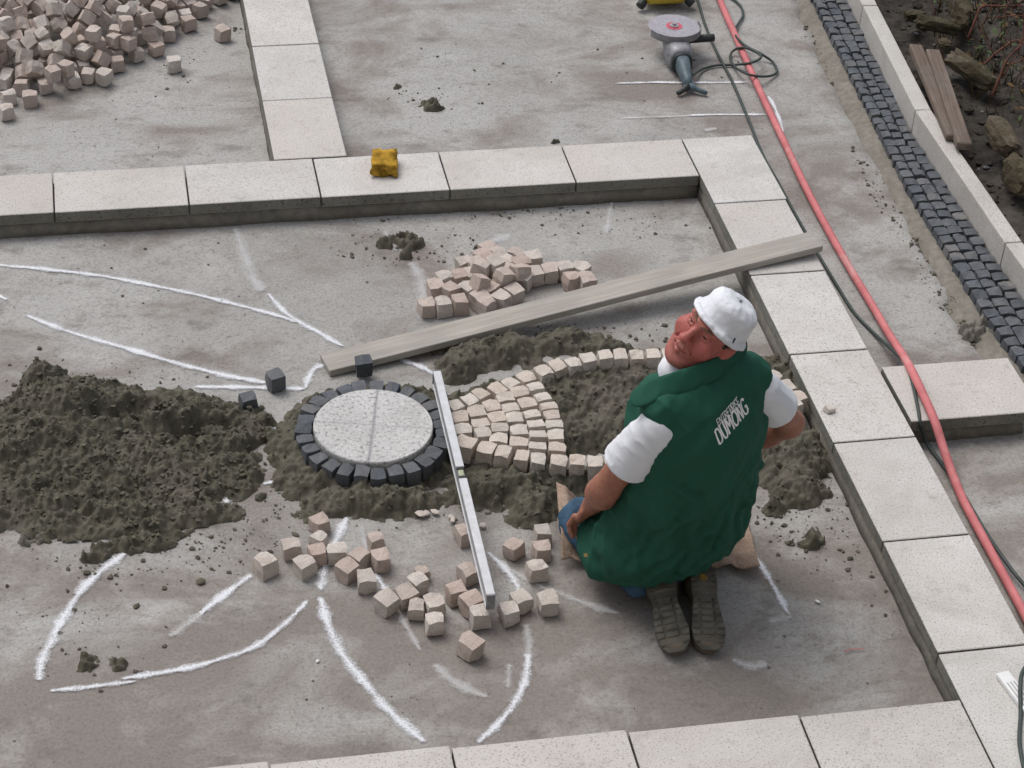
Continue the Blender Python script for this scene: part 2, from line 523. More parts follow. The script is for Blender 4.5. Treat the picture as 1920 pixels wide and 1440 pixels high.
LINES = [([(-2.764, -0.459), (-2.515, -0.53), (-2.324, -0.591), (-2.08, -0.706), (-1.895, -0.81), (-1.732, -0.914), (-1.661, -0.966)], 0.022, False), ([(-1.833, -0.307), (-1.818, -0.476), (-1.795, -0.659), (-1.771, -0.759)], 0.05, True), ([(-1.755, -0.761), (-1.693, -0.912), (-1.593, -1.04), (-1.518, -1.131)], 0.024, False), ([(-2.622, -0.796), (-2.484, -0.911), (-2.304, -1.03), (-2.108, -1.156), (-1.949, -1.247), (-1.799, -1.315)], 0.026, False), ([(-2.062, -1.301), (-1.901, -1.324), (-1.775, -1.345), (-1.676, -1.361)], 0.022, False), ([(-1.682, -1.363), (-1.647, -1.265), (-1.592, -1.225)], 0.028, False), ([(-1.919, -1.496), (-1.856, -1.527), (-1.794, -1.567)], 0.022, False), ([(-1.341, -1.223), (-1.265, -1.283), (-1.226, -1.332)], 0.026, False), ([(-2.315, -2.119), (-2.399, -2.198), (-2.465, -2.29), (-2.523, -2.412), (-2.555, -2.499), (-2.582, -2.574), (-2.591, -2.66)], 0.032, False), ([(-2.566, -2.7), (-2.461, -2.7), (-2.31, -2.697)], 0.02, False), ([(-2.37, -2.682), (-2.201, -2.666), (-2.06, -2.635), (-1.963, -2.596), (-1.859, -2.503), (-1.789, -2.42)], 0.024, False), ([(-1.942, -2.276), (-2.038, -2.36), (-2.124, -2.443)], 0.028, False), ([(-2.108, -2.434), (-2.166, -2.484), (-2.216, -2.523)], 0.034, True), ([(-1.621, -2.046), (-1.673, -2.161), (-1.719, -2.269), (-1.749, -2.387)], 0.032, False), ([(-1.752, -2.411), (-1.745, -2.518), (-1.718, -2.66), (-1.659, -2.812), (-1.6, -2.938), (-1.526, -3.053)], 0.034, False), ([(-1.585, -2.096), (-1.585, -2.16), (-1.583, -2.224)], 0.02, True), ([(-1.572, -2.326), (-1.559, -2.376), (-1.544, -2.42)], 0.02, False), ([(-1.526, -2.518), (-1.508, -2.586), (-1.484, -2.685)], 0.022, True), ([(-1.457, -2.736), (-1.397, -2.833), (-1.316, -2.895)], 0.036, True), ([(-1.154, -2.606), (-1.159, -2.691), (-1.176, -2.757)], 0.03, True), ([(-1.168, -2.729), (-1.197, -2.833), (-1.248, -2.924), (-1.319, -3.01), (-1.386, -3.067)], 0.028, False), ([(-1.232, -2.761), (-1.258, -2.868)], 0.03, True), ([(-1.213, -2.273), (-1.172, -2.354), (-1.151, -2.419), (-1.145, -2.474)], 0.026, False), ([(-1.157, -2.364), (-1.109, -2.42), (-1.053, -2.476)], 0.022, True), ([(-1.066, -2.455), (-0.98, -2.527), (-0.856, -2.609)], 0.03, True), ([(-0.375, -2.385), (-0.358, -2.526), (-0.346, -2.686)], 0.022, False), ([(-0.337, -2.689), (-0.374, -2.694), (-0.419, -2.702)], 0.034, True), ([(-0.125, 0.652), (0.109, 0.638), (0.297, 0.625), (0.475, 0.612)], 0.017, False), ([(-0.172, 0.351), (-0.011, 0.348), (0.151, 0.345)], 0.014, True), ([(0.129, 0.348), (0.291, 0.34), (0.488, 0.33)], 0.015, False), ([(0.523, 0.489), (0.521, 0.363), (0.496, 0.162)], 0.018, False), ([(-2.004, -1.93), (-1.958, -1.888), (-1.904, -1.86)], 0.03, False), ([(-1.877, -1.852), (-1.799, -1.846)], 0.02, False), ([(-1.202, -0.619), (-1.186, -0.799), (-1.224, -1.018)], 0.06, True), ([(-0.348, -0.288), (-0.389, -0.409), (-0.423, -0.521)], 0.03, True), ([(-2.735, -1.885), (-2.653, -1.955), (-2.588, -2.002)], 0.04, True), ([(-2.402, -2.072), (-2.352, -2.038), (-2.32, -2.058)], 0.04, True), ([(-2.725, -0.655), (-2.68, -0.705)], 0.02, False), ([(0.164, 0.218), (0.226, 0.234)], 0.03, True), ([(-0.788, -0.48), (-0.89, -0.525)], 0.05, True), ([(-1.271, -0.388), (-1.244, -0.559)], 0.04, True), ([(-0.576, -2.841), (-0.529, -2.881), (-0.471, -2.878)], 0.035, True)]
for pts_, w_, f_ in LINES:
    spray(pts_, w_, f_)

# ---- mortar bed along the dark setts, setts, kerb and garden
KT = [(1.102, 1.04, 0.15), (1.009, 0.043, 0.15), (1.006, -0.97, 0.15)]
kd0 = (Vector(KT[0]) - Vector(KT[1])).normalized()
kd2 = Vector((0.02, -1, 0)).normalized()
KP = [Vector(KT[1]) + kd0 * 2.85, Vector(KT[1]) + kd0 * 1.9, Vector(KT[1]) + kd0 * 0.95, Vector(KT[1]), Vector(KT[2]), Vector(KT[2]) + kd2 * 0.95, Vector(KT[2]) + kd2 * 1.9, Vector(KT[2]) + kd2 * 2.85, Vector(KT[2]) + kd2 * 3.8]
def kerb_x(y):
    ks = sorted(KP, key=lambda v: v.y)
    return np.interp(y, [k.y for k in ks], [k.x for k in ks])

SL = [(0.961, 1.253, 0.05), (0.844, -0.303, 0.05), (0.82, -1.28, 0.05), (0.842, -1.614, 0.05)]
def sett_left(y):
    ss = sorted(SL, key=lambda v: v[1])
    return np.interp(y, [-3.0] + [s[1] for s in ss] + [2.6], [ss[0][0]] + [s[0] for s in ss] + [ss[-1][0] + 0.09])

def bed_z(X, Y):
    l, kx = sett_left(Y), kerb_x(Y)
    t = np.clip((X - (l - 0.11)) / 0.11, 0, 1)
    z = -0.03 + 0.048 * t * t * (3 - 2 * t)
    w, _ = worley(X * 34, Y * 34, 5)
    return z + (0.005 * fbm(X * 20, Y * 20, 0, 4, 21) + 0.006 * (0.5 - w)) * np.where(X < l, 1, 0.25)
bed = obj('bedding_mortar', grid_mesh('bedding_mortar', 0.60, 1.40, -4.6, 2.9, 0.014, bed_z, M['bedding'],
          keep=lambda X, Y, Z: (X > concrete_edge(Y) - 0.06) & (X < kerb_x(Y) + 0.03)))
tag(bed, 'brownish bedding mortar along the edge of the concrete', kind='structure')

def rough_block(name, sx, sy, sz, mat, rng, rnd=0.12, jit=0.06, belly=1.04):
    """split stone: a cube with one subdivision, edges worn, faces uneven (48 triangles)"""
    bm = bmesh.new()
    tp = [rng.uniform(-.16, .16) for _ in range(5)]
    bmesh.ops.create_cube(bm, size=1.0)
    bmesh.ops.subdivide_edges(bm, edges=list(bm.edges), cuts=1, use_grid_fill=True)
    for v in bm.verts:
        c = sum(1 for a in v.co if abs(a) > 0.4)
        k = {1: belly, 2: 1 - rnd * 0.30, 3: 1 - rnd}.get(c, 1)
        v.co *= k
        v.co += Vector((rng.uniform(-1, 1), rng.uniform(-1, 1), rng.uniform(-1, 1))) * jit
        v.co.x *= sx * (1 + tp[0] * v.co.z + tp[1] * v.co.y); v.co.y *= sy * (1 + tp[2] * v.co.z + tp[3] * v.co.x); v.co.z *= sz * (1 + tp[4] * v.co.x)
    return from_bm(name, bm, mat)

BAS = [rough_block('dark_sett', 1, 1, 1, M['basalt'], RNG, 0.07, 0.045, 0.99) for _ in range(8)]
COB = [rough_block('granite_cobble', 1, 1, 1, M['cobble'], RNG, 0.08, 0.062) for _ in range(24)]
PET = [rough_block('granite_sett', 1, 1, 1, M['petal'], RNG, 0.09, 0.045, 1.0) for _ in range(12)]

gutter = empty('sett_gutter', (0.92, -0.2, 0.0))
tag(gutter, 'gutter of three rows of dark basalt setts along the pale kerb', 'gutter')
y = 2.3
while y > -3.6:
    l, k = float(sett_left(y)), float(kerb_x(y)) - 0.004
    w = (k - l) / 3
    ang = math.atan2(float(sett_left(y - 0.1)) - float(sett_left(y)), 0.1)
    for c in range(3):
        o = obj('sett', RNG.choice(BAS), gutter,
                (l + w * (c + 0.5) + RNG.uniform(-.002, .002), y + RNG.uniform(-.004, .004) + (0.012 if c == 1 else 0) - 0.012 * c, 0.018 + RNG.uniform(-.0025, .003)),
                (RNG.uniform(-.04, .04), RNG.uniform(-.04, .04), ang + RNG.uniform(-.05, .05)))
        o.scale = (w * RNG.uniform(.86, .93), 0.0545 * RNG.uniform(.94, 1.03), 0.066)
    y -= 0.0615

kerb = empty('kerb', (KP[2].x, KP[2].y, 0))
tag(kerb, 'low upright kerb of long pale granite stones beside the garden soil', 'kerb')
for a, b in zip(KP[:-1], KP[1:]):
    d = b - a
    ln = d.length - 0.006
    ang = math.atan2(d.y, d.x)
    bm = box_bm(ln, 0.068, 0.21, 0.004, 2)
    side = Vector((-math.sin(ang), math.cos(ang), 0))
    if side.x < 0: side = -side
    c = (a + b) / 2 + side * 0.034
    obj('kerbstone', from_bm('kerbstone', bm, M['kerb']), kerb, (c.x, c.y, 0.15 - 0.105), (0, 0, ang))

def soil_z(X, Y):
    w, v = worley(X * 28, Y * 28, 2)
    w2, v2 = worley(X * 11 + 3, Y * 11, 8)
    base = 0.085 + 0.05 * np.clip((X - 1.15) / 1.0, 0, 1) + 0.03 * fbm(X * 3, Y * 3, 0, 4, 31)
    return base + 0.018 * (0.6 - w) * v + 0.028 * (0.5 - w2) * v2 + 0.006 * fbm(X * 30, Y * 30, 0, 3, 4)
soil = obj('garden_soil', grid_mesh('garden_soil', 0.95, 3.4, -4.6, 3.4, 0.016, soil_z, M['soil'], keep=lambda X, Y, Z: X > kerb_x(Y) + 0.045))
tag(soil, 'dark lumpy garden soil behind the kerb', kind='structure')

# ------------------------------------------------------------------ granite borders
def border(name, label, slabs, loc, beds):
    e = empty(name, loc)
    tag(e, label, 'border')
    for (x0, x1, y0, y1) in slabs:
        sx, sy = abs(x1 - x0) - 0.006, abs(y1 - y0) - 0.006
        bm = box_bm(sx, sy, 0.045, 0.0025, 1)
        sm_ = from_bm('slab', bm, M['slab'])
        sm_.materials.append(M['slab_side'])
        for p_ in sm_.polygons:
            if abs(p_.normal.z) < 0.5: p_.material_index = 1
        obj('slab', sm_, e, ((x0 + x1) / 2, (y0 + y1) / 2, 0.0775 + RNG.uniform(-.0008, .0008)),
            (RNG.uniform(-.002, .002), RNG.uniform(-.002, .002), RNG.uniform(-.0025, .0025)))
    for (x0, x1, y0, y1) in beds:
        bm = box_bm(x1 - x0, y1 - y0, 0.0735, 0.0)
        bmesh.ops.subdivide_edges(bm, edges=[ed for ed in bm.edges if ed.calc_length() > 0.1], cuts=40, use_grid_fill=True)
        cs = np.array([v.co for v in bm.verts])
        nn = fbm((cs[:, 0] + x0) * 14, (cs[:, 1] + y0) * 14, cs[:, 2] * 20, 3, 5)
        for v, n in zip(bm.verts, nn.tolist()):
            low = max(0.0, -v.co.z / 0.03675)
            v.co.x += math.copysign(1, v.co.x) * (0.006 * n + 0.012 * low) * (abs(v.co.x) > (x1 - x0) / 2 - 0.001)
            v.co.y += math.copysign(1, v.co.y) * (0.006 * n + 0.012 * low) * (abs(v.co.y) > (y1 - y0) / 2 - 0.001)
        obj('mortar_base', from_bm('mortar_base', bm, M['mortar_dry'], True), e, ((x0 + x1) / 2, (y0 + y1) / 2, 0.0182))
    return e

L, W = 0.5, 0.2921
border('granite_border', 'raised border row of pale granite slabs with the yellow sponge on it',
       [(-L * (k + 1), -L * k, -W, 0) for k in range(6)], (-1.3, -0.15, 0), [(-3.0, -0.008, -W + 0.009, -0.009)])
border('granite_border', 'long raised border of pale granite slabs on the right side of the kneeling man',
       [(0, W + (0.006 if k == 0 else 0), -L * (k + 1), -L * k) for k in range(8)], (W / 2, -2, 0), [(0.009, W - 0.009, -4.0, -0.009)])
border('granite_border', 'short raised border of pale granite slabs beside the large cobble heap',
       [(-1.654, -1.362, 0.002 + 0.4735 * k, 0.002 + 0.4735 * (k + 1)) for k in range(4)], (-1.5, 0.5, 0), [(-1.645, -1.371, 0.004, 1.89)])
border('granite_border', 'pale granite border slabs along the bottom edge of the photo',
       [(-0.483, 0.0, -3.482, -3.188)] + [(-0.483 - 0.498 * (k + 1), -0.483 - 0.498 * k, -3.482 + 0.011 * k, -3.178 + 0.0115 * k) for k in range(5)],
       (-1.0, -3.3, 0), [(-2.9, -0.008, -3.46, -3.192)])
border('granite_border', 'single cross border slab with the red hose lying over it',
       [(0.301, 0.775, -1.925, -1.607)], (0.53, -1.76, 0), [(0.31, 0.72, -1.90, -1.625)])

# ------------------------------------------------------------------ mortar heaps and beds
ICO = np.array(((0, 0, 1), (0.89, 0, 0.45), (0.28, 0.85, 0.45), (-0.72, 0.53, 0.45), (-0.72, -0.53, 0.45), (0.28, -0.85, 0.45), (0.72, 0.53, -0.45), (-0.28, 0.85, -0.45), (-0.89, 0, -0.45), (-0.28, -0.85, -0.45), (0.72, -0.53, -0.45), (0, 0, -1)))
ICOF = np.array(((0,1,2),(0,2,3),(0,3,4),(0,4,5),(0,5,1),(1,6,2),(2,7,3),(3,8,4),(4,9,5),(5,10,1),(6,7,2),(7,8,3),(8,9,4),(9,10,5),(10,6,1),(11,7,6),(11,8,7),(11,9,8),(11,10,9),(11,6,10)))
def mortar_field(name, blobs, x0, x1, y0, y1, step, rough, seed, label, cat, smooth_spots=(), mat='mortar', thresh=0.006, clods=0):
    def hf(X, Y):
        H = np.zeros_like(X)
        wx = X + 0.03 * fbm(X * 5, Y * 5, 0, 3, seed + 1); wy = Y + 0.03 * fbm(X * 5, Y * 5, 0.5, 3, seed + 2)
        for (cx, cy, rx, ry, h, ang, flat) in blobs:
            dx, dy = wx - cx, wy - cy
            ca, sa = math.cos(ang), math.sin(ang)
            u, v = (dx * ca + dy * sa) / rx, (-dx * sa + dy * ca) / ry
            r2 = np.sqrt(u * u + v * v)
            if flat:
                b = np.clip((1 - r2) * flat, 0, 1)
            else:
                b = np.clip(1 - r2 * r2, 0, 1)
            b = b * b * (3 - 2 * b) if flat else b
            if h > 0:
                H = np.maximum(H, h * b) + 0.25 * np.minimum(H, h * b)
            else:
                H = np.maximum(H + h * b, np.minimum(H, 0.02))
        if rough > 1.5:      # thin splat: ragged, flat
            hm = max(b_[4] for b_ in blobs)
            H = hm * np.clip(H / hm * 2.0 + 0.9 * fbm(X * 26, Y * 26, 0, 4, seed + 5) - 0.55, 0, 1) * (H > 0)
        w1, v1 = worley(X * 38, Y * 38, seed)
        w2, v2 = worley(X * 75 + 5, Y * 75, seed + 3)
        w3, v3 = worley(X * 15 + 2, Y * 15, seed + 6)
        lump = 0.030 * (0.62 - w1) * (0.1 + v1) + 0.016 * (0.6 - w2) * (0.15 + v2) + 0.020 * (0.55 - w3) * v3 + 0.006 * fbm(X * 40, Y * 40, 0, 3, seed + 9)
        amp = np.clip(H / (0.02 if rough < 1.5 else 0.010), 0, 1) * min(rough, 1.0)
        for (cx, cy, rx, ry, s) in smooth_spots:
            g = np.exp(-(((X - cx) / rx) ** 2 + ((Y - cy) / ry) ** 2) ** 2)
            amp = amp * (1 - s * g)
        edge = 0.016 * fbm(X * 28, Y * 28, 0, 4, seed + 12)
        return H + lump * amp + np.where(H > 0, np.minimum(edge, H), 0) - 0.004
    me = grid_mesh(name, x0, x1, y0, y1, step, hf, M[mat], keep=lambda X, Y, Z: Z > thresh - 0.004)
    o = obj(name, me)
    if clods:
        r = np.random.default_rng(seed)
        px, py = r.uniform(x0, x1, clods * 4), r.uniform(y0, y1, clods * 4)
        ph = hf(px, py)
        ok = ph > 0.016
        for (cx, cy, rx, ry, s_) in smooth_spots:
            ok &= (((px - cx) / rx) ** 2 + ((py - cy) / ry) ** 2 > 0.8) | (r.random(len(px)) > s_)
        px, py, ph = px[ok][:clods], py[ok][:clods], ph[ok][:clods]
        n = len(px)
        rad = 0.0022 + 0.0085 * r.random(n) ** 4
        V = ICO[None] * np.array((1, 1, .7)) * r.uniform(.5, 1.4, (n, 12, 1)) * rad[:, None, None] * r.uniform(.7, 1.25, (n, 1, 3))
        a = r.uniform(0, 6.28, n); ca, sa = np.cos(a)[:, None], np.sin(a)[:, None]
        V = np.stack([V[..., 0] * ca - V[..., 1] * sa, V[..., 0] * sa + V[..., 1] * ca, V[..., 2]], -1)
        V += np.stack([px, py, ph + rad * .25], -1)[:, None, :]
        F_ = ICOF[None] + (np.arange(n) * 12)[:, None, None]
        cm = mesh_data('clods', V.reshape(-1, 3).tolist(), F_.reshape(-1, 3).tolist(), M[mat], False)
        obj('clods', cm, o)['kind'] = 'stuff'
    return tag(o, label, cat)

HEAP = [(-2.504, -1.455, 0.2, 0.22, 0.13, 0.2, 0), (-2.601, -1.543, 0.3, 0.24, 0.105, 0, 0), (-2.357, -1.488, 0.24, 0.2, 0.115, 0, 0), (-2.146, -1.485, 0.24, 0.17, 0.1, -0.1, 0), (-1.974, -1.565, 0.18, 0.14, 0.065, 0, 0), (-2.399, -1.709, 0.42, 0.24, 0.075, 0, 0), (-2.636, -1.787, 0.32, 0.2, 0.06, 0, 0), (-2.147, -1.796, 0.28, 0.17, 0.055, 0, 0), (-1.976, -1.804, 0.16, 0.13, 0.045, 0.3, 0), (-2.242, -1.97, 0.22, 0.12, 0.035, 0, 0), (-2.057, -1.968, 0.14, 0.08, 0.028, 0, 0), (-2.456, -1.942, 0.2, 0.12, 0.03, 0, 0), (-2.264, -2.096, 0.12, 0.05, 0.02, 0, 0), (-2.297, -1.518, 0.2, 0.055, -0.07, 0.05, 0), (-2.037, -1.58, 0.13, 0.04, -0.055, 0.1, 0), (-2.527, -1.274, 0.1, 0.07, 0.115, 0, 0)]
heap = mortar_field('mortar_heap', HEAP, -3.2, -1.60, -2.75, -1.15, 0.005, 0.85, 41,
    'big crumbly heap of dark wet mortar left of the round stone', 'mortar heap',
    smooth_spots=[(-2.124, -1.414, 0.17, 0.09, 0.85), (-2.459, -2.045, 0.1, 0.05, 0.6)], clods=3600)
BEDB = [(-1.487, -1.67, 0.375, 0.35, 0.055, 0, 2.2), (-1.549, -1.995, 0.28, 0.1, 0.06, 0, 1.5), (-1.687, -1.855, 0.2, 0.12, 0.055, 0, 1.4), (-1.779, -1.732, 0.11, 0.16, 0.06, 0.1, 1.3), (-1.044, -1.623, 0.3, 0.2, 0.055, 0.1, 2.5), (-0.742, -1.601, 0.42, 0.25, 0.055, 0, 2.5), (-0.404, -1.613, 0.4, 0.27, 0.05, 0, 2.5), (-0.954, -1.247, 0.26, 0.13, 0.055, 0.05, 1.2), (-0.737, -1.225, 0.2, 0.1, 0.05, 0, 1.2), (-0.611, -1.273, 0.14, 0.07, 0.045, 0, 1.2), (-1.118, -1.307, 0.12, 0.1, 0.05, 0, 1.4), (-1.074, -1.975, 0.28, 0.13, 0.06, 0, 1.4), (-1.026, -2.09, 0.13, 0.1, 0.055, 0, 1.3), (-1.185, -2.002, 0.14, 0.12, 0.06, 0, 1.3), (-0.863, -1.989, 0.15, 0.09, 0.05, 0, 1.3), (-0.12, -1.944, 0.17, 0.22, 0.085, -0.2, 1.2), (-0.135, -2.111, 0.11, 0.12, 0.06, 0, 1.2), (-0.054, -1.532, 0.17, 0.2, 0.05, 0, 1.6), (-0.236, -2.206, 0.06, 0.05, 0.03, 0, 1)]
pbed = mortar_field('mortar_bed', BEDB, -2.0, 0.02, -2.5, -1.1, 0.005, 0.58, 77,
    'dark wet mortar bed under the round stone and the cobble petal', 'mortar bed',
    smooth_spots=[(-1.744, -1.737, 0.07, 0.12, 0.8), (-1.175, -1.949, 0.16, 0.06, 0.7), (-0.895, -1.238, 0.1, 0.04, 0.7), (-1.561, -1.953, 0.2, 0.05, 0.5)], clods=2400)
def splat(x, y, rx, ry, h, label, seed, mat='mortar', ang=0.0):
    return mortar_field('mortar_splat', [(x, y, rx, ry, h, ang, 0)], x - 0.25, x + 0.25, y - 0.25, y + 0.25, 0.005, 1.6, seed, label, 'mortar', mat=mat, thresh=0.005)
for (sx, sy, rx, ry, h, lab, sd_, mt, an) in [(-0.958, 0.543, 0.06, 0.055, 0.014, 'small dark mortar splat between the upper borders', 5, 'mortar', 0), (-1.021, 0.702, 0.045, 0.02, 0.008, 'thin dark mortar smear near the upper border splat', 6, 'mortar', 0.2), (-1.203, -0.49, 0.1, 0.075, 0.016, 'brownish mortar splat below the upper border row', 7, 'mortar', 0.1), (-1.207, -0.582, 0.05, 0.03, 0.018, 'dark mortar clod beside the small cobble heap', 8, 'mortar', 0), (-0.167, -2.361, 0.055, 0.05, 0.018, 'small mortar splat right of the kneeling man', 9, 'mortar', 0.5), (-2.444, -2.626, 0.045, 0.05, 0.012, 'dark mortar splat inside the lower left white outline', 10, 'mortar', 0), (-2.39, -2.611, 0.03, 0.035, 0.012, 'narrow mortar splat beside the lower left white outline', 11, 'mortar', 0), (-2.379, -2.106, 0.09, 0.05, 0.016, 'flat mortar splat at the foot of the big heap', 12, 'mortar', 0.2), (-2.605, -2.038, 0.07, 0.03, 0.01, 'brown mortar splat at the left photo edge', 13, 'mortar_dry', 0), (-0.466, 0.208, 0.03, 0.012, 0.006, 'tiny mortar smear by the right end of the upper border row', 14, 'mortar', 0), (0.808, -1.31, 0.09, 0.07, 0.03, 'mortar lump beside the dark sett gutter', 15, 'mortar_dry', 0.4), (-1.196, -1.209, 0.03, 0.02, 0.012, 'small mortar clod beneath the plank', 16, 'mortar', 0)]:
    splat(sx, sy, rx, ry, h, lab, sd_, mt, an)

def lump_mesh(bmv, bmf, c, r, rng, flat=0.55):
    base = len(bmv)
    ico = ((0, 0, 1), (0.89, 0, 0.45), (0.28, 0.85, 0.45), (-0.72, 0.53, 0.45), (-0.72, -0.53, 0.45), (0.28, -0.85, 0.45),
           (0.72, 0.53, -0.45), (-0.28, 0.85, -0.45), (-0.89, 0, -0.45), (-0.28, -0.85, -0.45), (0.72, -0.53, -0.45), (0, 0, -1))
    a = rng.uniform(0, 6.28)
    ca, sa = math.cos(a), math.sin(a)
    s = (rng.uniform(.7, 1.3), rng.uniform(.7, 1.3), flat * rng.uniform(.7, 1.2))
    for v in ico:
        k = rng.uniform(.6, 1.3)
        x, y, z = v[0] * s[0] * k * r, v[1] * s[1] * k * r, v[2] * s[2] * k * r
        bmv.append((c[0] + x * ca - y * sa, c[1] + x * sa + y * ca, c[2] + z))
    for f in ((0,1,2),(0,2,3),(0,3,4),(0,4,5),(0,5,1),(1,6,2),(2,7,3),(3,8,4),(4,9,5),(5,10,1),(6,7,2),(7,8,3),(8,9,4),(9,10,5),(10,6,1),(11,7,6),(11,8,7),(11,9,8),(11,10,9),(11,6,10)):
        bmf.append(tuple(base + i for i in f))

def scatter(name, clouds, mat, label, cat, seed):
    rng = random.Random(seed)
    v, f = [], []
    pts = []
    for (cx, cy, rx, ry, n, smin, smax) in clouds:
        for _ in range(int(n * 0.55)):
            a, r = rng.uniform(0, 6.283), math.sqrt(rng.random())
            pts.append((cx + rx * r * math.cos(a), cy + ry * r * math.sin(a), smin + (smax - smin) * rng.random() ** 4.5))
    P_ = np.array(pts)
    for (x, y, s), g in zip(pts, gh(P_[:, 0], P_[:, 1]).tolist()):
        lump_mesh(v, f, (x, y, s * 0.35 + g), s, rng)
    me = mesh_data(name, v, f, mat, False)
    return tag(obj(name, me), label, cat, kind='stuff')
CRUMBS = [(-2.298, -1.749, 0.62, 0.4, 420, 0.002, 0.006), (-1.378, -1.895, 0.5, 0.22, 260, 0.002, 0.006), (-0.888, -1.207, 0.4, 0.14, 240, 0.002, 0.006), (-0.186, -2.159, 0.2, 0.2, 220, 0.002, 0.006), (-2.218, -2.152, 0.4, 0.1, 200, 0.002, 0.006), (-2.331, -1.717, 0.85, 0.52, 260, 0.003, 0.014), (-2.171, -2.183, 0.35, 0.12, 90, 0.003, 0.016), (-1.95, -1.902, 0.16, 0.2, 60, 0.004, 0.02), (-2.491, -1.233, 0.4, 0.12, 60, 0.003, 0.009), (-1.536, -2.023, 0.4, 0.12, 70, 0.004, 0.02), (-0.596, -1.209, 0.35, 0.12, 120, 0.003, 0.012), (-0.308, -1.243, 0.2, 0.12, 40, 0.003, 0.012), (-0.183, -2.267, 0.24, 0.22, 120, 0.003, 0.012), (-0.153, -2.402, 0.15, 0.12, 60, 0.003, 0.01), (-0.893, 0.528, 0.3, 0.2, 60, 0.002, 0.009), (-0.99, 0.629, 0.14, 0.1, 50, 0.003, 0.01), (-1.206, -0.508, 0.3, 0.14, 140, 0.003, 0.011), (-0.884, -0.316, 0.6, 0.05, 110, 0.003, 0.01), (-0.381, -0.449, 0.3, 0.12, 60, 0.003, 0.008), (0.037, -0.572, 0.06, 0.2, 50, 0.003, 0.01), (-0.02, 0.127, 0.4, 0.04, 30, 0.003, 0.008), (-2.395, -2.555, 0.2, 0.2, 50, 0.003, 0.011), (-2.465, -2.266, 0.35, 0.2, 60, 0.003, 0.012), (-1.647, -2.835, 0.2, 0.2, 30, 0.002, 0.008), (-0.007, -2.548, 0.1, 0.35, 60, 0.003, 0.011), (-2.075, -1.222, 0.4, 0.2, 50, 0.002, 0.007), (-2.075, -0.626, 0.6, 0.25, 50, 0.002, 0.008), (-2.597, -1.127, 0.15, 0.12, 30, 0.004, 0.012), (0.891, 0.733, 0.06, 0.4, 120, 0.003, 0.012), (0.759, -0.376, 0.06, 0.4, 140, 0.003, 0.012), (0.743, -1.094, 0.05, 0.3, 110, 0.003, 0.012), (-0.216, -2.315, 0.05, 0.1, 20, 0.005, 0.016), (-0.844, -1.179, 0.3, 0.1, 60, 0.003, 0.011), (-2.134, 0.519, 0.4, 0.3, 50, 0.002, 0.008), (-1.954, 0.958, 0.1, 0.12, 40, 0.003, 0.012), (-1.722, 1.305, 0.06, 0.05, 20, 0.003, 0.01), (0.328, 0.738, 0.2, 0.1, 30, 0.003, 0.009), (-0.437, 0.86, 0.6, 0.4, 90, 0.002, 0.008)]
scatter('mortar_crumbs', CRUMBS, M['mortar'], 'dark mortar crumbs scattered over the concrete', 'crumbs', 3)
GRITS = [(-1.2, -1.2, 2.2, 2.6, 500, .0018, .007)]
scatter('grit', GRITS, M['mortar_dry'], 'fine grey grit scattered over the yard', 'grit', 8)

# ------------------------------------------------------------------ round stone with its ring of dark setts
DC = Vector((-1.495, -1.716, 0.1))
med = empty('stone_medallion', (DC.x, DC.y, 0))
tag(med, 'round pale granite disc ringed by dark basalt setts', 'medallion')
def disc_mat():
    m = Nodes('disc_granite')
    c = m.mix(m.ramp(m.noise(9, 4), [(0.35, 0.0), (0.65, 1.0)]), (0.45, 0.445, 0.435), (0.55, 0.545, 0.535))
    s = m.noise(85, 3, 0.7)
    c = m.mix(m.ramp(s, [(0.36, 0.85), (0.47, 0.0)]), c, (0.20, 0.20, 0.205))
    c = m.mix(m.ramp(s, [(0.57, 0.0), (0.70, 0.8)]), c, (0.70, 0.695, 0.68))
    c = m.mix(m.ramp(m.noise(5, 4, 0.6, vec=m.mapped((1, 1, 1), (0, 0, 0), (4, 4, 0))), [(0.60, 0.0), (0.75, 0.4)]), c, (0.42, 0.34, 0.26))
    # faint drawn cross
    sx = m.n('ShaderNodeSeparateXYZ', {0: m.mapped((1, 1, 1), (0, 0, 0.22))})
    wob = m.math('MULTIPLY', m.math('SUBTRACT', m.noise(7, 3), 0.5), 0.010)
    lx = m.math('ABSOLUTE', m.math('ADD', sx.outputs[0], wob)); ly = m.math('ABSOLUTE', m.math('ADD', sx.outputs[1], wob))
    c = m.mix(m.ramp(lx, [(0.0015, 0.8), (0.0065, 0.0)]), c, (0.22, 0.22, 0.235))
    c = m.mix(m.ramp(ly, [(0.0012, 0.5), (0.005, 0.0)]), c, (0.25, 0.25, 0.265))
    m.bump(s, 0.2, 0.004)
    return m.done(c, 0.75, 0, 0.25)
dv, df = lathe([(0.190, 0.0), (0.197, 0.03), (0.197, 0.066), (0.1945, 0.07)], 72)
obj('disc', mesh_data('disc', dv, df, disc_mat()), med, (DC.x, DC.y, 0.031))
NR = 27
for k in range(NR):
    a = 2 * math.pi * (k + RNG.uniform(-.08, .08)) / NR
    r = 0.2315 + RNG.uniform(-.004, .004)
    tilt = RNG.uniform(-.06, .06)
    zt = 0.056 + RNG.uniform(-.004, .004)
    o = obj('sett', RNG.choice(BAS), med, (DC.x + r * math.cos(a), DC.y + r * math.sin(a), zt), (tilt, RNG.uniform(-.06, .06), a + RNG.uniform(-.07, .07)))
    o.scale = (0.056 * RNG.uniform(.93, 1.05), 0.0485 * RNG.uniform(.93, 1.04), 0.066)

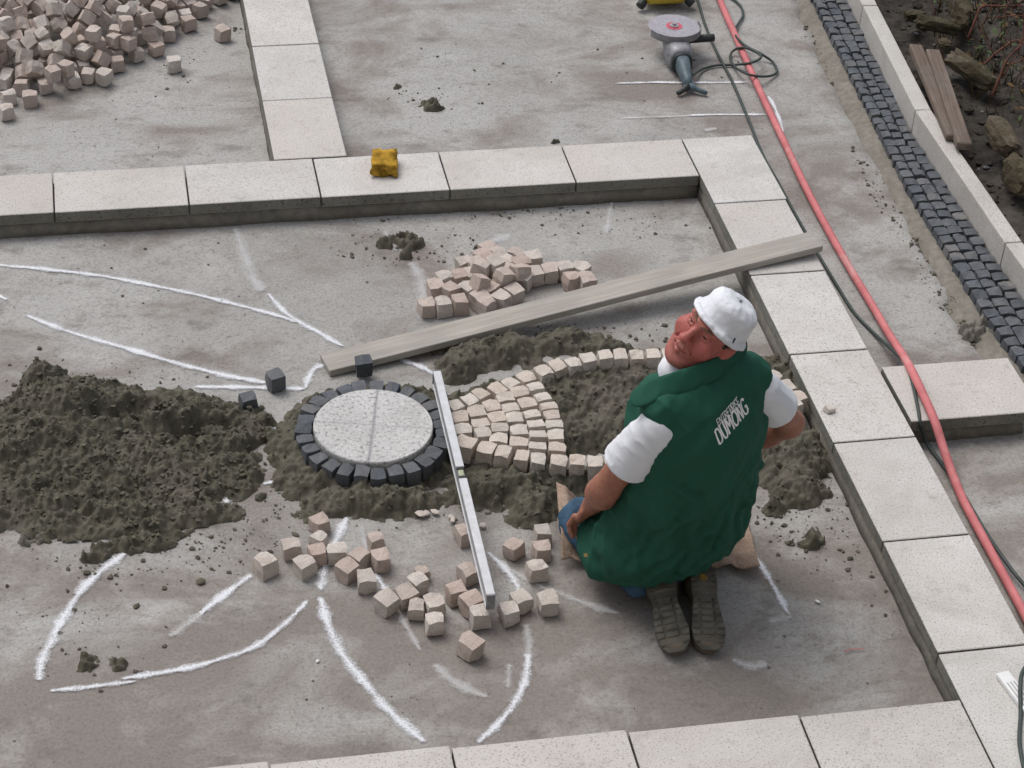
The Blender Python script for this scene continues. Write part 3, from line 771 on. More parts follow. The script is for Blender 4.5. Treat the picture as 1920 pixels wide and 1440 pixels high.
# ------------------------------------------------------------------ petal of set cobbles
petal = empty('cobble_petal', (-0.996, -1.569, 0))
tag(petal, 'half-laid petal of pale pink granite setts in front of the man', 'paving')
ROWS = [[(-1.21, -1.638), (-1.156, -1.618), (-1.111, -1.582), (-1.05, -1.562), (-0.998, -1.534), (-0.939, -1.503), (-0.874, -1.479), (-0.82, -1.453), (-0.761, -1.442), (-0.706, -1.427), (-0.643, -1.42), (-0.589, -1.423), (-0.533, -1.426), (-0.475, -1.43), (-0.417, -1.435), (-0.36, -1.446), (-0.306, -1.461), (-0.255, -1.482), (-0.209, -1.509), (-0.165, -1.54), (-0.121, -1.57), (-0.088, -1.61), (-0.058, -1.663), (-0.041, -1.728)], [(-1.207, -1.837), (-1.143, -1.875), (-1.093, -1.903), (-1.04, -1.933), (-0.988, -1.946), (-0.922, -1.963), (-0.864, -1.977), (-0.808, -1.991), (-0.755, -1.998), (-0.699, -2.002), (-0.641, -1.999)], [(-1.2, -1.7), (-1.202, -1.763)], [(-1.142, -1.677), (-1.141, -1.741), (-1.141, -1.797)], [(-1.086, -1.654), (-1.079, -1.715), (-1.081, -1.772), (-1.094, -1.832)], [(-1.033, -1.616), (-1.025, -1.672), (-1.025, -1.729), (-1.021, -1.796), (-1.035, -1.856)], [(-0.982, -1.591), (-0.966, -1.652), (-0.962, -1.713), (-0.959, -1.77), (-0.964, -1.826), (-0.977, -1.883)], [(-0.922, -1.568), (-0.909, -1.628), (-0.899, -1.684), (-0.896, -1.73), (-0.896, -1.778), (-0.905, -1.84), (-0.915, -1.9)], [(-0.087, -1.723), (-0.068, -1.773)]]
for row in ROWS:
    for i, (x, y) in enumerate(row):
        a, b = row[max(0, i - 1)], row[min(len(row) - 1, i + 1)]
        ang = math.atan2(b[1] - a[1], b[0] - a[0])
        sp = math.hypot(b[0] - a[0], b[1] - a[1]) / (1 if i in (0, len(row) - 1) else 2)
        o = obj('sett', RNG.choice(PET), petal, (x, y, 0.066 + RNG.uniform(-.004, .003)), (RNG.uniform(-.07, .07), RNG.uniform(-.07, .07), ang + RNG.uniform(-.06, .06)))
        o.scale = (min(0.068, sp * 0.86) * RNG.uniform(.94, 1.03), 0.0595 * RNG.uniform(.94, 1.05), 0.068)

# ------------------------------------------------------------------ loose cobbles
PILE = [(-2.734, 0.934, 0.032, 0.699, 0.108, 0.699, -0.108, 0.063, 0.059, 0.059), (-2.753, 1.034, 0.028, 0.547, -0.449, -0.547, -0.449, 0.054, 0.055, 0.061), (-2.62, 0.817, 0.03, 0.515, -0.484, 0.515, 0.485, 0.059, 0.062, 0.057), (-2.676, 0.924, 0.028, 0, -0.153, -0.988, 0, 0.054, 0.058, 0.054), (-2.681, 1.003, 0.027, 0, 0.954, 0.298, 0, 0.054, 0.054, 0.053), (-2.552, 0.934, 0.03, 0.461, -0.536, 0.461, 0.536, 0.059, 0.053, 0.055), (-2.519, 0.992, 0.033, 0.59, 0.59, 0.389, 0.389, 0.055, 0.064, 0.056), (-2.57, 1.456, 0.03, 0.555, 0.555, -0.438, -0.438, 0.064, 0.058, 0.062), (-2.411, 0.853, 0.028, 0.4, 0.4, 0.583, 0.583, 0.064, 0.054, 0.062), (-2.419, 0.943, 0.031, 0.439, -0.555, 0.439, 0.555, 0.06, 0.061, 0.064), (-2.417, 1.359, 0.032, 0.201, 0.201, 0.678, 0.678, 0.056, 0.062, 0.055), (-2.362, 0.965, 0.028, 0.544, -0.451, -0.544, -0.451, 0.055, 0.055, 0.059), (-2.337, 1.086, 0.033, 0.602, -0.371, -0.602, -0.371, 0.064, 0.053, 0.063), (-2.227, 0.975, 0.03, 0.418, -0.57, 0.418, 0.57, 0.059, 0.063, 0.063), (-2.227, 1.067, 0.031, 0.69, 0.155, -0.69, 0.155, 0.06, 0.064, 0.057), (-2.258, 1.159, 0.028, 0.707, 0.03, -0.706, 0.03, 0.055, 0.064, 0.058), (-2.136, 1.057, 0.029, 0.614, -0.35, -0.614, -0.35, 0.056, 0.054, 0.056), (-2.17, 1.147, 0.028, 0.608, 0.361, 0.608, -0.361, 0.054, 0.062, 0.06), (-2.118, 1.213, 0.032, 0.027, 0.027, -0.707, -0.707, 0.057, 0.063, 0.058), (-2.052, 1.1, 0.029, 0.379, 0.597, -0.379, 0.597, 0.056, 0.059, 0.064), (-1.989, 1.235, 0.029, 0.706, 0.04, -0.706, 0.04, 0.057, 0.062, 0.057), (-2.011, 1.444, 0.04, 0.248, -0.674, 0.653, -0.24, 0.055, 0.057, 0.054), (-1.937, 1.462, 0.03, 0, -0.996, -0.084, 0, 0.063, 0.06, 0.058), (-1.973, 1.523, 0.031, 0.686, 0.686, 0.173, 0.173, 0.057, 0.061, 0.056), (-2.692, 0.863, 0.031, 0.6, -0.374, 0.6, 0.374, 0.06, 0.053, 0.058), (-2.703, 0.993, 0.086, 0.237, 0.248, 0.654, 0.674, 0.056, 0.059, 0.053), (-2.611, 0.894, 0.053, 0.431, -0.155, 0.408, 0.789, 0.062, 0.053, 0.064), (-2.607, 1.001, 0.052, 0.329, 0.814, -0.012, -0.478, 0.064, 0.061, 0.058), (-2.56, 1.067, 0.046, 0.675, -0.382, 0.501, -0.384, 0.063, 0.06, 0.054), (-2.522, 0.814, 0.028, 0, -0.111, 0.994, 0, 0.063, 0.061, 0.054), (-2.281, 0.862, 0.032, 0, -0.438, 0.899, 0, 0.064, 0.059, 0.062), (-2.386, 1.048, 0.029, 0.362, -0.608, 0.362, 0.608, 0.057, 0.064, 0.062), (-2.414, 1.113, 0.083, 0.311, -0.776, 0.485, -0.257, 0.063, 0.054, 0.059), (-2.286, 0.95, 0.071, 0.408, 0.773, -0.479, -0.089, 0.059, 0.058, 0.062), (-2.297, 1.037, 0.033, 0.686, -0.173, 0.686, 0.173, 0.064, 0.058, 0.059), (-2.168, 1.051, 0.09, 0.043, 0.378, -0.925, 0.002, 0.057, 0.056, 0.057), (-2.16, 1.123, 0.088, 0.703, -0.685, 0.143, -0.128, 0.061, 0.063, 0.054), (-2.126, 1.532, 0.087, 0.642, -0.642, -0.296, 0.297, 0.06, 0.059, 0.055), (-2.073, 1.148, 0.084, 0.082, 0.069, 0.983, -0.147, 0.064, 0.055, 0.062), (-2.05, 1.214, 0.067, 0.917, 0.027, -0.396, 0.04, 0.054, 0.061, 0.06), (-2.07, 1.424, 0.065, 0.299, -0.636, -0.654, 0.279, 0.063, 0.059, 0.053), (-1.899, 1.319, 0.032, 0.136, 0.136, -0.694, -0.694, 0.061, 0.062, 0.06), (-1.88, 1.496, 0.027, 0.696, -0.696, -0.123, 0.123, 0.054, 0.053, 0.06), (-1.955, 1.502, 0.093, 0.68, -0.215, -0.662, -0.232, 0.06, 0.053, 0.058), (-1.895, 1.585, 0.03, 0.265, 0, 0, -0.964, 0.061, 0.055, 0.059), (-1.929, 1.634, 0.031, 0.344, 0.618, -0.344, 0.618, 0.06, 0.06, 0.056), (-1.854, 1.667, 0.034, 0.006, -0.178, -0.984, 0.031, 0.061, 0.058, 0.062), (-2.746, 0.931, 0.094, 0.655, 0.266, 0.655, -0.266, 0.056, 0.061, 0.054), (-2.748, 1.033, 0.088, 0.254, -0.66, 0.253, 0.66, 0.062, 0.058, 0.057), (-2.774, 1.124, 0.108, 0.901, -0.328, 0.244, -0.148, 0.057, 0.057, 0.057), (-2.779, 1.28, 0.097, 0.16, 0.279, -0.665, 0.674, 0.064, 0.054, 0.061), (-2.654, 1.026, 0.099, 0.405, 0.314, 0.848, -0.137, 0.061, 0.057, 0.063), (-2.603, 1.291, 0.087, 0.407, -0.613, -0.57, -0.365, 0.06, 0.061, 0.061), (-2.657, 1.367, 0.127, 0.487, -0.122, -0.658, -0.562, 0.063, 0.061, 0.057), (-2.478, 0.936, 0.076, 0.611, 0.46, -0.06, 0.641, 0.06, 0.057, 0.061), (-2.571, 1.115, 0.1, 0.506, 0.857, 0.029, 0.098, 0.054, 0.063, 0.064), (-2.346, 0.884, 0.029, 0.566, 0.423, -0.566, 0.423, 0.056, 0.055, 0.059), (-2.439, 1.016, 0.068, 0.359, -0.522, -0.768, 0.096, 0.061, 0.057, 0.054), (-2.458, 1.174, 0.119, 0.612, -0.099, -0.523, 0.585, 0.06, 0.055, 0.064), (-2.356, 0.992, 0.086, 0.215, 0.679, -0.23, 0.664, 0.055, 0.064, 0.062), (-2.317, 1.448, 0.11, 0.071, 0.928, 0.076, -0.357, 0.059, 0.053, 0.062), (-2.229, 1.074, 0.091, 0.249, -0.662, 0.249, 0.662, 0.057, 0.061, 0.057), (-2.216, 1.144, 0.089, 0.143, -0.127, -0.696, 0.692, 0.056, 0.064, 0.058), (-2.216, 1.375, 0.102, 0.487, -0.015, 0.873, -0.013, 0.058, 0.064, 0.059), (-2.178, 1.471, 0.083, 0.035, 0.438, 0.704, -0.558, 0.058, 0.06, 0.056), (-2.079, 1.166, 0.14, 0.007, 0.655, 0.221, 0.722, 0.054, 0.058, 0.06), (-2.099, 1.25, 0.109, 0.9, -0.035, -0.427, -0.082, 0.063, 0.054, 0.061), (-2.025, 1.337, 0.096, 0.29, 0.589, 0.434, -0.617, 0.059, 0.062, 0.06), (-1.976, 1.37, 0.031, 0.425, -0.425, 0.565, -0.565, 0.064, 0.06, 0.053), (-1.883, 1.602, 0.089, 0.161, 0.686, 0.171, -0.689, 0.054, 0.057, 0.064), (-1.939, 1.66, 0.092, 0.417, -0.571, 0.417, 0.571, 0.06, 0.061, 0.063), (-1.805, 1.611, 0.033, 0.637, -0.637, 0.307, -0.307, 0.055, 0.064, 0.056), (-1.756, 1.772, 0.029, 0.263, -0.263, -0.656, 0.656, 0.061, 0.056, 0.062), (-2.759, 0.923, 0.154, 0.855, 0, 0, -0.519, 0.06, 0.063, 0.06), (-2.782, 1.561, 0.107, 0.333, 0.629, -0.248, -0.657, 0.057, 0.062, 0.057), (-2.673, 0.729, 0.03, 0.412, -0.412, -0.575, 0.575, 0.058, 0.058, 0.06), (-2.708, 0.983, 0.15, 0.034, 0.226, -0.973, 0.022, 0.062, 0.057, 0.058), (-2.708, 1.255, 0.132, 0.188, -0.821, -0.369, -0.393, 0.054, 0.063, 0.057), (-2.735, 1.336, 0.131, 0.329, 0.304, -0.889, -0.1, 0.055, 0.06, 0.053), (-2.691, 1.581, 0.13, 0.701, -0.391, 0.539, -0.255, 0.054, 0.055, 0.062), (-2.564, 0.864, 0.084, 0.893, 0.326, 0.307, 0.047, 0.062, 0.061, 0.061), (-2.512, 1.006, 0.104, 0.475, 0.408, 0.733, -0.265, 0.054, 0.063, 0.06), (-2.623, 1.579, 0.148, 0.054, 0.675, 0.735, -0.038, 0.055, 0.057, 0.06), (-2.524, 1.053, 0.142, 0.334, -0.572, 0.018, -0.749, 0.059, 0.053, 0.054), (-2.452, 1.259, 0.105, 0.739, 0.303, 0.047, -0.599, 0.059, 0.062, 0.059), (-2.505, 1.319, 0.089, 0.627, -0.327, 0.627, 0.328, 0.053, 0.064, 0.063), (-2.377, 1.061, 0.09, 0.062, -0.832, 0.55, -0.04, 0.053, 0.061, 0.054), (-2.367, 1.137, 0.11, 0.762, 0.549, 0.296, -0.176, 0.06, 0.056, 0.062), (-2.353, 1.262, 0.095, 0.699, 0.577, -0.057, 0.419, 0.061, 0.059, 0.061), (-2.387, 1.321, 0.104, 0.273, 0.542, 0.025, -0.794, 0.061, 0.058, 0.059), (-2.296, 1.042, 0.094, 0.138, 0.138, -0.693, -0.694, 0.059, 0.057, 0.057), (-2.265, 1.284, 0.102, 0.132, -0.689, -0.606, 0.375, 0.064, 0.062, 0.06), (-2.231, 1.445, 0.117, 0.597, 0.221, 0.311, 0.706, 0.063, 0.057, 0.059), (-2.171, 1.104, 0.152, 0.086, 0.069, -0.692, -0.713, 0.062, 0.061, 0.055), (-2.155, 1.249, 0.137, 0.601, 0.641, -0.453, 0.152, 0.058, 0.057, 0.057), (-2.133, 1.327, 0.094, 0.053, -0.03, -0.076, -0.995, 0.062, 0.054, 0.058), (-2.126, 1.453, 0.13, 0.702, -0.104, 0.568, -0.416, 0.053, 0.064, 0.053), (-2.13, 1.534, 0.147, 0.139, 0.693, 0.139, -0.694, 0.058, 0.056, 0.064), (-1.968, 1.3, 0.069, 0.076, -0.077, 0.389, 0.915, 0.056, 0.057, 0.058), (-1.908, 1.39, 0.03, 0.419, 0.419, 0.57, 0.57, 0.057, 0.058, 0.059), (-1.971, 1.428, 0.093, 0.759, -0.538, -0.181, -0.318, 0.058, 0.056, 0.06), (-2.048, 1.557, 0.101, 0.055, 0.27, -0.942, -0.19, 0.063, 0.06, 0.055), (-1.973, 1.588, 0.092, 0, 0.911, -0.412, 0, 0.063, 0.059, 0.057), (-1.813, 1.523, 0.029, 0.572, 0, 0, -0.82, 0.06, 0.063, 0.055), (-1.741, 1.563, 0.033, 0.608, -0.36, -0.608, -0.36, 0.064, 0.056, 0.059), (-1.786, 1.698, 0.03, 0.527, 0.527, -0.471, -0.471, 0.059, 0.058, 0.058), (-2.699, 1.07, 0.124, 0.067, 0.422, 0.417, 0.803, 0.058, 0.059, 0.053), (-2.744, 1.178, 0.132, 0.332, -0.349, 0.866, 0.131, 0.059, 0.063, 0.053), (-2.772, 1.522, 0.153, 0.859, -0.358, -0.305, 0.203, 0.062, 0.056, 0.064), (-2.489, 0.804, 0.088, 0.268, 0, 0, -0.963, 0.055, 0.056, 0.063), (-2.628, 1.101, 0.1, 0.579, -0.369, -0.492, -0.535, 0.058, 0.056, 0.054), (-2.641, 1.205, 0.089, 0.36, 0.864, 0.353, 0.002, 0.054, 0.055, 0.058), (-2.647, 1.301, 0.152, 0.599, -0.442, 0.161, -0.647, 0.056, 0.063, 0.057), (-2.647, 1.442, 0.157, 0.765, -0.28, 0.175, -0.553, 0.056, 0.06, 0.058), (-2.435, 0.853, 0.087, 0, -0.919, -0.395, 0, 0.056, 0.061, 0.063), (-2.58, 1.037, 0.119, 0.295, 0.123, 0.342, -0.884, 0.06, 0.058, 0.054), (-2.562, 1.193, 0.104, 0.568, 0.513, -0.127, -0.631, 0.064, 0.058, 0.064), (-2.528, 1.26, 0.164, 0.26, -0.87, -0.401, 0.12, 0.059, 0.061, 0.064), (-2.413, 1.035, 0.139, 0.053, -0.96, -0.165, -0.22, 0.055, 0.059, 0.053), (-2.396, 1.264, 0.152, 0.374, 0.592, -0.703, -0.124, 0.058, 0.061, 0.054), (-2.401, 1.535, 0.126, 0.863, -0.205, -0.31, 0.343, 0.06, 0.061, 0.058), (-2.311, 1.024, 0.152, 0.973, 0, 0, -0.231, 0.061, 0.058, 0.055), (-2.263, 1.223, 0.118, 0.354, 0.26, 0.518, -0.734, 0.056, 0.055, 0.057), (-2.317, 1.287, 0.138, 0.216, 0.88, 0.204, 0.37, 0.055, 0.06, 0.058), (-2.276, 1.389, 0.143, 0.835, 0.028, 0.296, 0.463, 0.054, 0.06, 0.062), (-2.177, 1.184, 0.157, 0.567, 0.382, -0.607, 0.405, 0.063, 0.057, 0.061), (-2.223, 1.31, 0.141, 0.224, -0.331, 0.744, 0.536, 0.059, 0.063, 0.06), (-2.175, 1.389, 0.161, 0.834, 0.086, -0.535, 0.106, 0.06, 0.063, 0.062), (-2.193, 1.488, 0.162, 0.703, 0.62, 0.325, -0.125, 0.053, 0.062, 0.057), (-2.028, 1.411, 0.118, 0.364, -0.557, 0.735, -0.128, 0.055, 0.06, 0.061), (-2.02, 1.474, 0.132, 0.348, 0.532, 0.689, -0.347, 0.054, 0.058, 0.053), (-2.088, 1.596, 0.129, 0.452, 0.323, 0.768, -0.318, 0.061, 0.057, 0.058), (-1.922, 1.549, 0.134, 0.032, -0.859, -0.365, -0.357, 0.058, 0.064, 0.059), (-1.839, 1.439, 0.033, 0.642, -0.297, -0.642, -0.297, 0.064, 0.053, 0.062), (-1.628, 1.662, 0.029, 0.507, -0.493, -0.507, -0.493, 0.057, 0.064, 0.056), (-2.778, 1.082, 0.148, 0.418, 0.238, 0.334, -0.81, 0.064, 0.056, 0.056), (-2.671, 1.13, 0.16, 0.164, 0.47, 0.862, -0.092, 0.054, 0.063, 0.062), (-2.679, 1.197, 0.16, 0.304, -0.179, -0.802, -0.482, 0.058, 0.063, 0.053), (-2.702, 1.325, 0.184, 0.421, -0.003, 0.902, -0.095, 0.064, 0.054, 0.055), (-2.703, 1.393, 0.181, 0.319, 0.68, -0.598, -0.279, 0.064, 0.056, 0.059), (-2.683, 1.506, 0.156, 0.121, 0.658, -0.589, 0.454, 0.055, 0.062, 0.062), (-2.603, 0.947, 0.097, 0.001, -0.227, 0.417, -0.88, 0.064, 0.062, 0.062), (-2.611, 1.164, 0.13, 0.167, -0.276, 0.205, -0.924, 0.058, 0.061, 0.057), (-2.58, 1.323, 0.156, 0.865, 0.388, -0.182, 0.261, 0.062, 0.054, 0.055), (-2.446, 0.965, 0.124, 0.506, 0.573, 0.07, 0.64, 0.053, 0.062, 0.056), (-2.522, 1.147, 0.148, 0.369, 0.506, 0.283, 0.726, 0.061, 0.059, 0.057), (-2.484, 1.309, 0.15, 0.328, -0.065, 0.091, -0.938, 0.058, 0.054, 0.061), (-2.487, 1.409, 0.161, 0.151, -0.184, 0.921, 0.307, 0.059, 0.057, 0.056), (-2.451, 1.602, 0.134, 0.216, -0.381, -0.08, -0.895, 0.064, 0.06, 0.057), (-2.335, 1.178, 0.151, 0.48, 0.12, 0.502, -0.709, 0.059, 0.059, 0.06), (-2.355, 1.287, 0.188, 0.371, 0.607, -0.691, -0.132, 0.064, 0.06, 0.061), (-2.378, 1.366, 0.168, 0.352, 0.106, 0.874, -0.319, 0.064, 0.061, 0.064), (-2.339, 1.568, 0.144, 0.347, -0.034, -0.799, 0.491, 0.055, 0.061, 0.058), (-2.274, 1.322, 0.172, 0.279, 0.234, -0.487, 0.794, 0.053, 0.062, 0.056), (-2.246, 1.414, 0.192, 0.507, -0.299, -0.359, 0.724, 0.058, 0.059, 0.062), (-2.279, 1.475, 0.156, 0.411, -0.07, 0.906, -0.073, 0.063, 0.063, 0.056), (-2.084, 1.377, 0.139, 0.182, 0.342, -0.649, 0.654, 0.056, 0.056, 0.061), (-2.004, 1.54, 0.154, 0.478, -0.369, 0.676, -0.423, 0.061, 0.06, 0.06), (-1.693, 1.719, 0.029, 0.707, 0.707, 0.021, 0.021, 0.063, 0.056, 0.059), (-1.618, 1.76, 0.032, 0.037, 0.706, 0.037, -0.706, 0.063, 0.056, 0.054), (-2.766, 1.254, 0.172, 0.793, -0.41, -0.088, -0.442, 0.053, 0.053, 0.056), (-2.612, 1.239, 0.154, 0.483, -0.592, 0.284, -0.579, 0.061, 0.058, 0.057), (-2.613, 1.378, 0.171, 0.417, -0.437, 0.083, -0.792, 0.057, 0.06, 0.055), (-2.623, 1.462, 0.208, 0.772, 0.558, 0.146, -0.269, 0.061, 0.056, 0.064), (-2.468, 1.214, 0.174, 0.844, -0.329, -0.169, -0.39, 0.053, 0.063, 0.056), (-2.529, 1.347, 0.177, 0.323, 0.819, -0.295, -0.371, 0.057, 0.057, 0.053), (-2.514, 1.457, 0.187, 0.682, -0.136, -0.456, -0.555, 0.064, 0.053, 0.056), (-2.299, 1.217, 0.178, 0.276, 0.41, -0.101, -0.863, 0.053, 0.061, 0.06), (-2.428, 1.325, 0.193, 0.263, 0.276, 0.241, 0.892, 0.064, 0.057, 0.056), (-2.452, 1.528, 0.172, 0.287, -0.229, 0.922, -0.121, 0.063, 0.064, 0.064), (-2.322, 1.358, 0.198, 0.634, 0.177, -0.342, -0.67, 0.063, 0.055, 0.056), (-2.339, 1.498, 0.176, 0.473, -0.824, 0.217, 0.224, 0.056, 0.061, 0.059), (-1.687, 1.615, 0.029, 0, -0.911, -0.413, 0, 0.061, 0.062, 0.056), (-2.728, 1.394, 0.24, 0.078, 0.883, 0.081, -0.455, 0.06, 0.061, 0.059), (-2.729, 1.465, 0.189, 0.746, -0.288, 0.525, -0.291, 0.06, 0.056, 0.061), (-2.572, 1.281, 0.202, 0.876, -0.343, -0.329, 0.087, 0.063, 0.06, 0.057), (-2.562, 1.394, 0.206, 0.348, 0.026, 0.866, -0.358, 0.053, 0.055, 0.062), (-2.482, 1.364, 0.204, 0.52, 0.572, 0.628, -0.082, 0.059, 0.055, 0.053), (-2.415, 1.44, 0.185, 0.287, -0.228, -0.592, -0.718, 0.064, 0.062, 0.058)]
for (x, y, z, qw, qx, qy, qz, a, b, c) in PILE:
    o = obj('granite_cobble', RNG.choice(COB), None, (x, y, z), Quaternion((qw, qx, qy, qz)))
    o.scale = (a * .93, b * .93, c * .93)
    tag(o, 'rough pinkish granite cobble in the large heap at the upper left', 'cobble', 'cobbles in the large heap')
LONES = [(-1.758, 1.217, 0.5, 'lone cobble to the right of the large heap near the border'), (-1.984, 0.955, 0.1, 'lone cobble at the right foot of the large heap'), (-2.585, 0.712, 0, 'single cobble standing just in front of the large heap'), (-2.681, 0.611, 0.3, 'single cobble at the left photo edge in front of the heap')]
for (x, y, w, lab) in LONES:
    o = obj('granite_cobble', RNG.choice(COB), None, (x, y, 0.029), (0, 0, w)); o.scale = (0.058, 0.057, 0.058)
    tag(o, lab, 'cobble', 'stray cobbles')
MID = [(-1.197, -0.969, 0.029, 0.999, -0.013, 0.002, 0.037, 0.06, 0.061, 0.056), (-1.139, -0.969, 0.029, 0.998, -0.025, 0.016, 0.051, 0.057, 0.064, 0.059), (-1.077, -0.963, 0.029, 0.998, 0.017, 0, 0.064, 0.056, 0.061, 0.063), (-1.147, -0.856, 0.029, 0.998, 0, 0.012, 0.067, 0.056, 0.062, 0.06), (-1.097, -0.886, 0.029, 0.959, -0.003, -0.025, 0.282, 0.059, 0.061, 0.063), (-1.108, -0.805, 0.029, 0.99, 0.008, 0.022, 0.139, 0.062, 0.059, 0.063), (-1.049, -0.798, 0.029, 0.998, 0.02, -0.019, 0.064, 0.057, 0.063, 0.059), (-1.017, -0.716, 0.029, 0.989, 0.008, -0.009, 0.15, 0.058, 0.058, 0.06), (-0.981, -0.728, 0.029, 0.993, 0.002, 0.021, 0.118, 0.063, 0.063, 0.064), (-0.939, -0.679, 0.029, 0.959, 0.013, -0.014, 0.282, 0.063, 0.063, 0.06), (-0.909, -0.624, 0.029, 0.96, 0.014, -0.011, 0.279, 0.06, 0.058, 0.056), (-0.877, -0.671, 0.029, 0.994, 0.015, 0.026, 0.108, 0.062, 0.059, 0.056), (-0.808, -0.679, 0.029, 0.943, -0.014, 0.009, 0.331, 0.055, 0.06, 0.055), (-0.751, -0.711, 0.029, 0.996, 0.012, -0.007, 0.088, 0.064, 0.059, 0.064), (-0.859, -0.724, 0.029, 0.966, -0.004, -0.023, 0.257, 0.055, 0.057, 0.059), (-0.806, -0.741, 0.029, 0.994, 0.007, -0.017, 0.104, 0.063, 0.058, 0.063), (-0.996, -0.79, 0.029, 0.995, 0.02, -0.004, 0.096, 0.06, 0.061, 0.06), (-0.965, -0.795, 0.063, 0.879, -0.002, 0.06, 0.472, 0.06, 0.059, 0.061), (-0.913, -0.778, 0.029, 0.901, -0.008, -0.015, 0.433, 0.06, 0.06, 0.055), (-0.865, -0.777, 0.029, 0.968, -0.005, 0.003, 0.249, 0.06, 0.061, 0.056), (-0.914, -0.776, 0.063, 0.974, 0.059, -0.002, 0.217, 0.058, 0.061, 0.062), (-0.867, -0.833, 0.029, 0.976, -0.019, -0.027, 0.215, 0.063, 0.057, 0.059), (-1.028, -0.88, 0.029, 0.959, 0.007, -0.007, 0.283, 0.058, 0.058, 0.06), (-0.955, -0.892, 0.029, 0.947, -0.007, -0.009, 0.321, 0.055, 0.06, 0.061), (-0.904, -0.86, 0.029, 0.961, -0.005, -0.016, 0.277, 0.057, 0.057, 0.059), (-0.813, -0.832, 0.029, 0.908, 0.017, -0.014, 0.419, 0.058, 0.062, 0.059), (-0.768, -0.812, 0.029, 0.999, 0.018, -0.016, 0.034, 0.061, 0.063, 0.059), (-0.709, -0.801, 0.029, 0.999, -0.013, -0.019, 0.028, 0.057, 0.062, 0.062), (-0.649, -0.791, 0.029, 0.997, -0.015, -0.012, 0.08, 0.061, 0.062, 0.058), (-0.588, -0.801, 0.029, 0.974, -0.016, -0.014, 0.227, 0.057, 0.058, 0.059), (-0.638, -0.862, 0.029, 0.996, -0.004, -0.005, 0.092, 0.056, 0.055, 0.063), (-0.584, -0.872, 0.029, 0.995, 0.017, 0.026, 0.093, 0.063, 0.063, 0.057), (-0.868, -0.919, 0.029, 0.965, 0.007, 0.019, 0.263, 0.06, 0.058, 0.058), (-0.918, -0.954, 0.029, 0.952, -0.006, -0.025, 0.304, 0.058, 0.062, 0.055), (-0.998, -0.945, 0.029, 0.971, 0.017, 0.014, 0.24, 0.063, 0.063, 0.06), (-0.983, -0.987, 0.029, 0.964, -0.027, 0.005, 0.264, 0.058, 0.061, 0.06), (-0.992, -0.889, 0.063, 0.945, -0.087, 0.18, 0.26, 0.058, 0.057, 0.063), (-0.896, -0.859, 0.063, 0.964, -0.039, 0.121, 0.232, 0.057, 0.06, 0.062), (-0.831, -0.831, 0.063, 0.959, -0.168, 0.099, 0.206, 0.062, 0.062, 0.055)]
for (x, y, z, qw, qx, qy, qz, a, b, c) in MID:
    o = obj('granite_cobble', RNG.choice(COB), None, (x, y, z), Quaternion((qw, qx, qy, qz)))
    o.scale = (a, b, c)
    tag(o, 'pale granite cobble in the small heap behind the wooden plank', 'cobble', 'cobbles in the small heap')
FRONT = [(-1.716, -2.106, 0.4, 1, 'rearmost cobble of the front group, nearest the round stone bed'), (-1.727, -2.176, 0.75, 0.85, 'cobble wedged behind two others at the back of the front group'), (-1.819, -2.209, 0.15, 1, 'cobble left of the white line, second from the left of the front group'), (-1.74, -2.248, 0.1, 1, 'cobble touching the white line end in the front group'), (-1.682, -2.249, 0, 1, 'cobble sitting on the white line in the front group'), (-1.905, -2.278, 0.5, 1.08, 'leftmost loose cobble of the front group'), (-1.786, -2.299, 0.45, 1.05, 'cobble just left of the white line, front of its cluster'), (-1.616, -2.286, 0.7, 1, 'cobble leaning between two others right of the white line'), (-1.66, -2.335, 0.65, 1.05, 'pinkish cobble in the middle cluster right of the white line'), (-1.551, -2.303, 0.15, 1.08, 'large cobble at the right of the middle cluster'), (-1.555, -2.207, 0.2, 0.92, 'small cobble behind the middle cluster'), (-1.61, -2.39, 0.05, 1.05, 'square cobble at the front of the middle cluster'), (-1.562, -2.496, 0.6, 1.1, 'cobble turned cornerwise at the left of the row by the spirit level'), (-1.5, -2.473, 0.4, 1.05, 'cobble second in the row by the spirit level'), (-1.455, -2.419, 0.5, 1, 'cobble third from the back in the row by the spirit level'), (-1.432, -2.367, 0.3, 0.7, 'small stone at the back of the row by the spirit level'), (-1.475, -2.53, -0.25, 0.9, 'narrow leaning cobble in the row by the spirit level'), (-1.42, -2.525, 0.15, 1, 'cobble behind the foremost square one by the spirit level'), (-1.432, -2.602, 0.05, 1.02, 'square cobble standing in front of its row'), (-1.346, -2.479, 0.15, 1.08, 'cobble left of the spirit level end'), (-1.293, -2.399, 0.35, 1.02, 'cobble close to the left side of the spirit level'), (-1.308, -2.534, 0.4, 1.1, 'broken cobble beside the spirit level end'), (-1.294, -2.591, 0.1, 1.05, 'cobble directly in front of the spirit level end'), (-1.342, -2.713, 0.65, 1.1, 'lone foremost cobble lying cornerwise on the concrete'), (-1.201, -2.586, 0.2, 1.02, 'cobble right of the spirit level end'), (-1.158, -2.542, 0.35, 1, 'cobble behind another to the right of the spirit level'), (-1.078, -2.561, 0.1, 1.1, 'cobble on the faint white line near the boots'), (-1.133, -2.301, 0.7, 1, 'cobble lying cornerwise beside the mortar bed near the knee'), (-1.031, -2.244, 0.05, 0.95, 'cobble nearest to the sackcloth and the mortar bed'), (-1.047, -2.324, 0, 1, 'middle cobble of the three near the knee'), (-1.082, -2.412, 0.2, 1.03, 'frontmost cobble of the three near the knee'), (-1.274, -2.213, 0.3, 1, 'cobble half hidden behind the spirit level')]
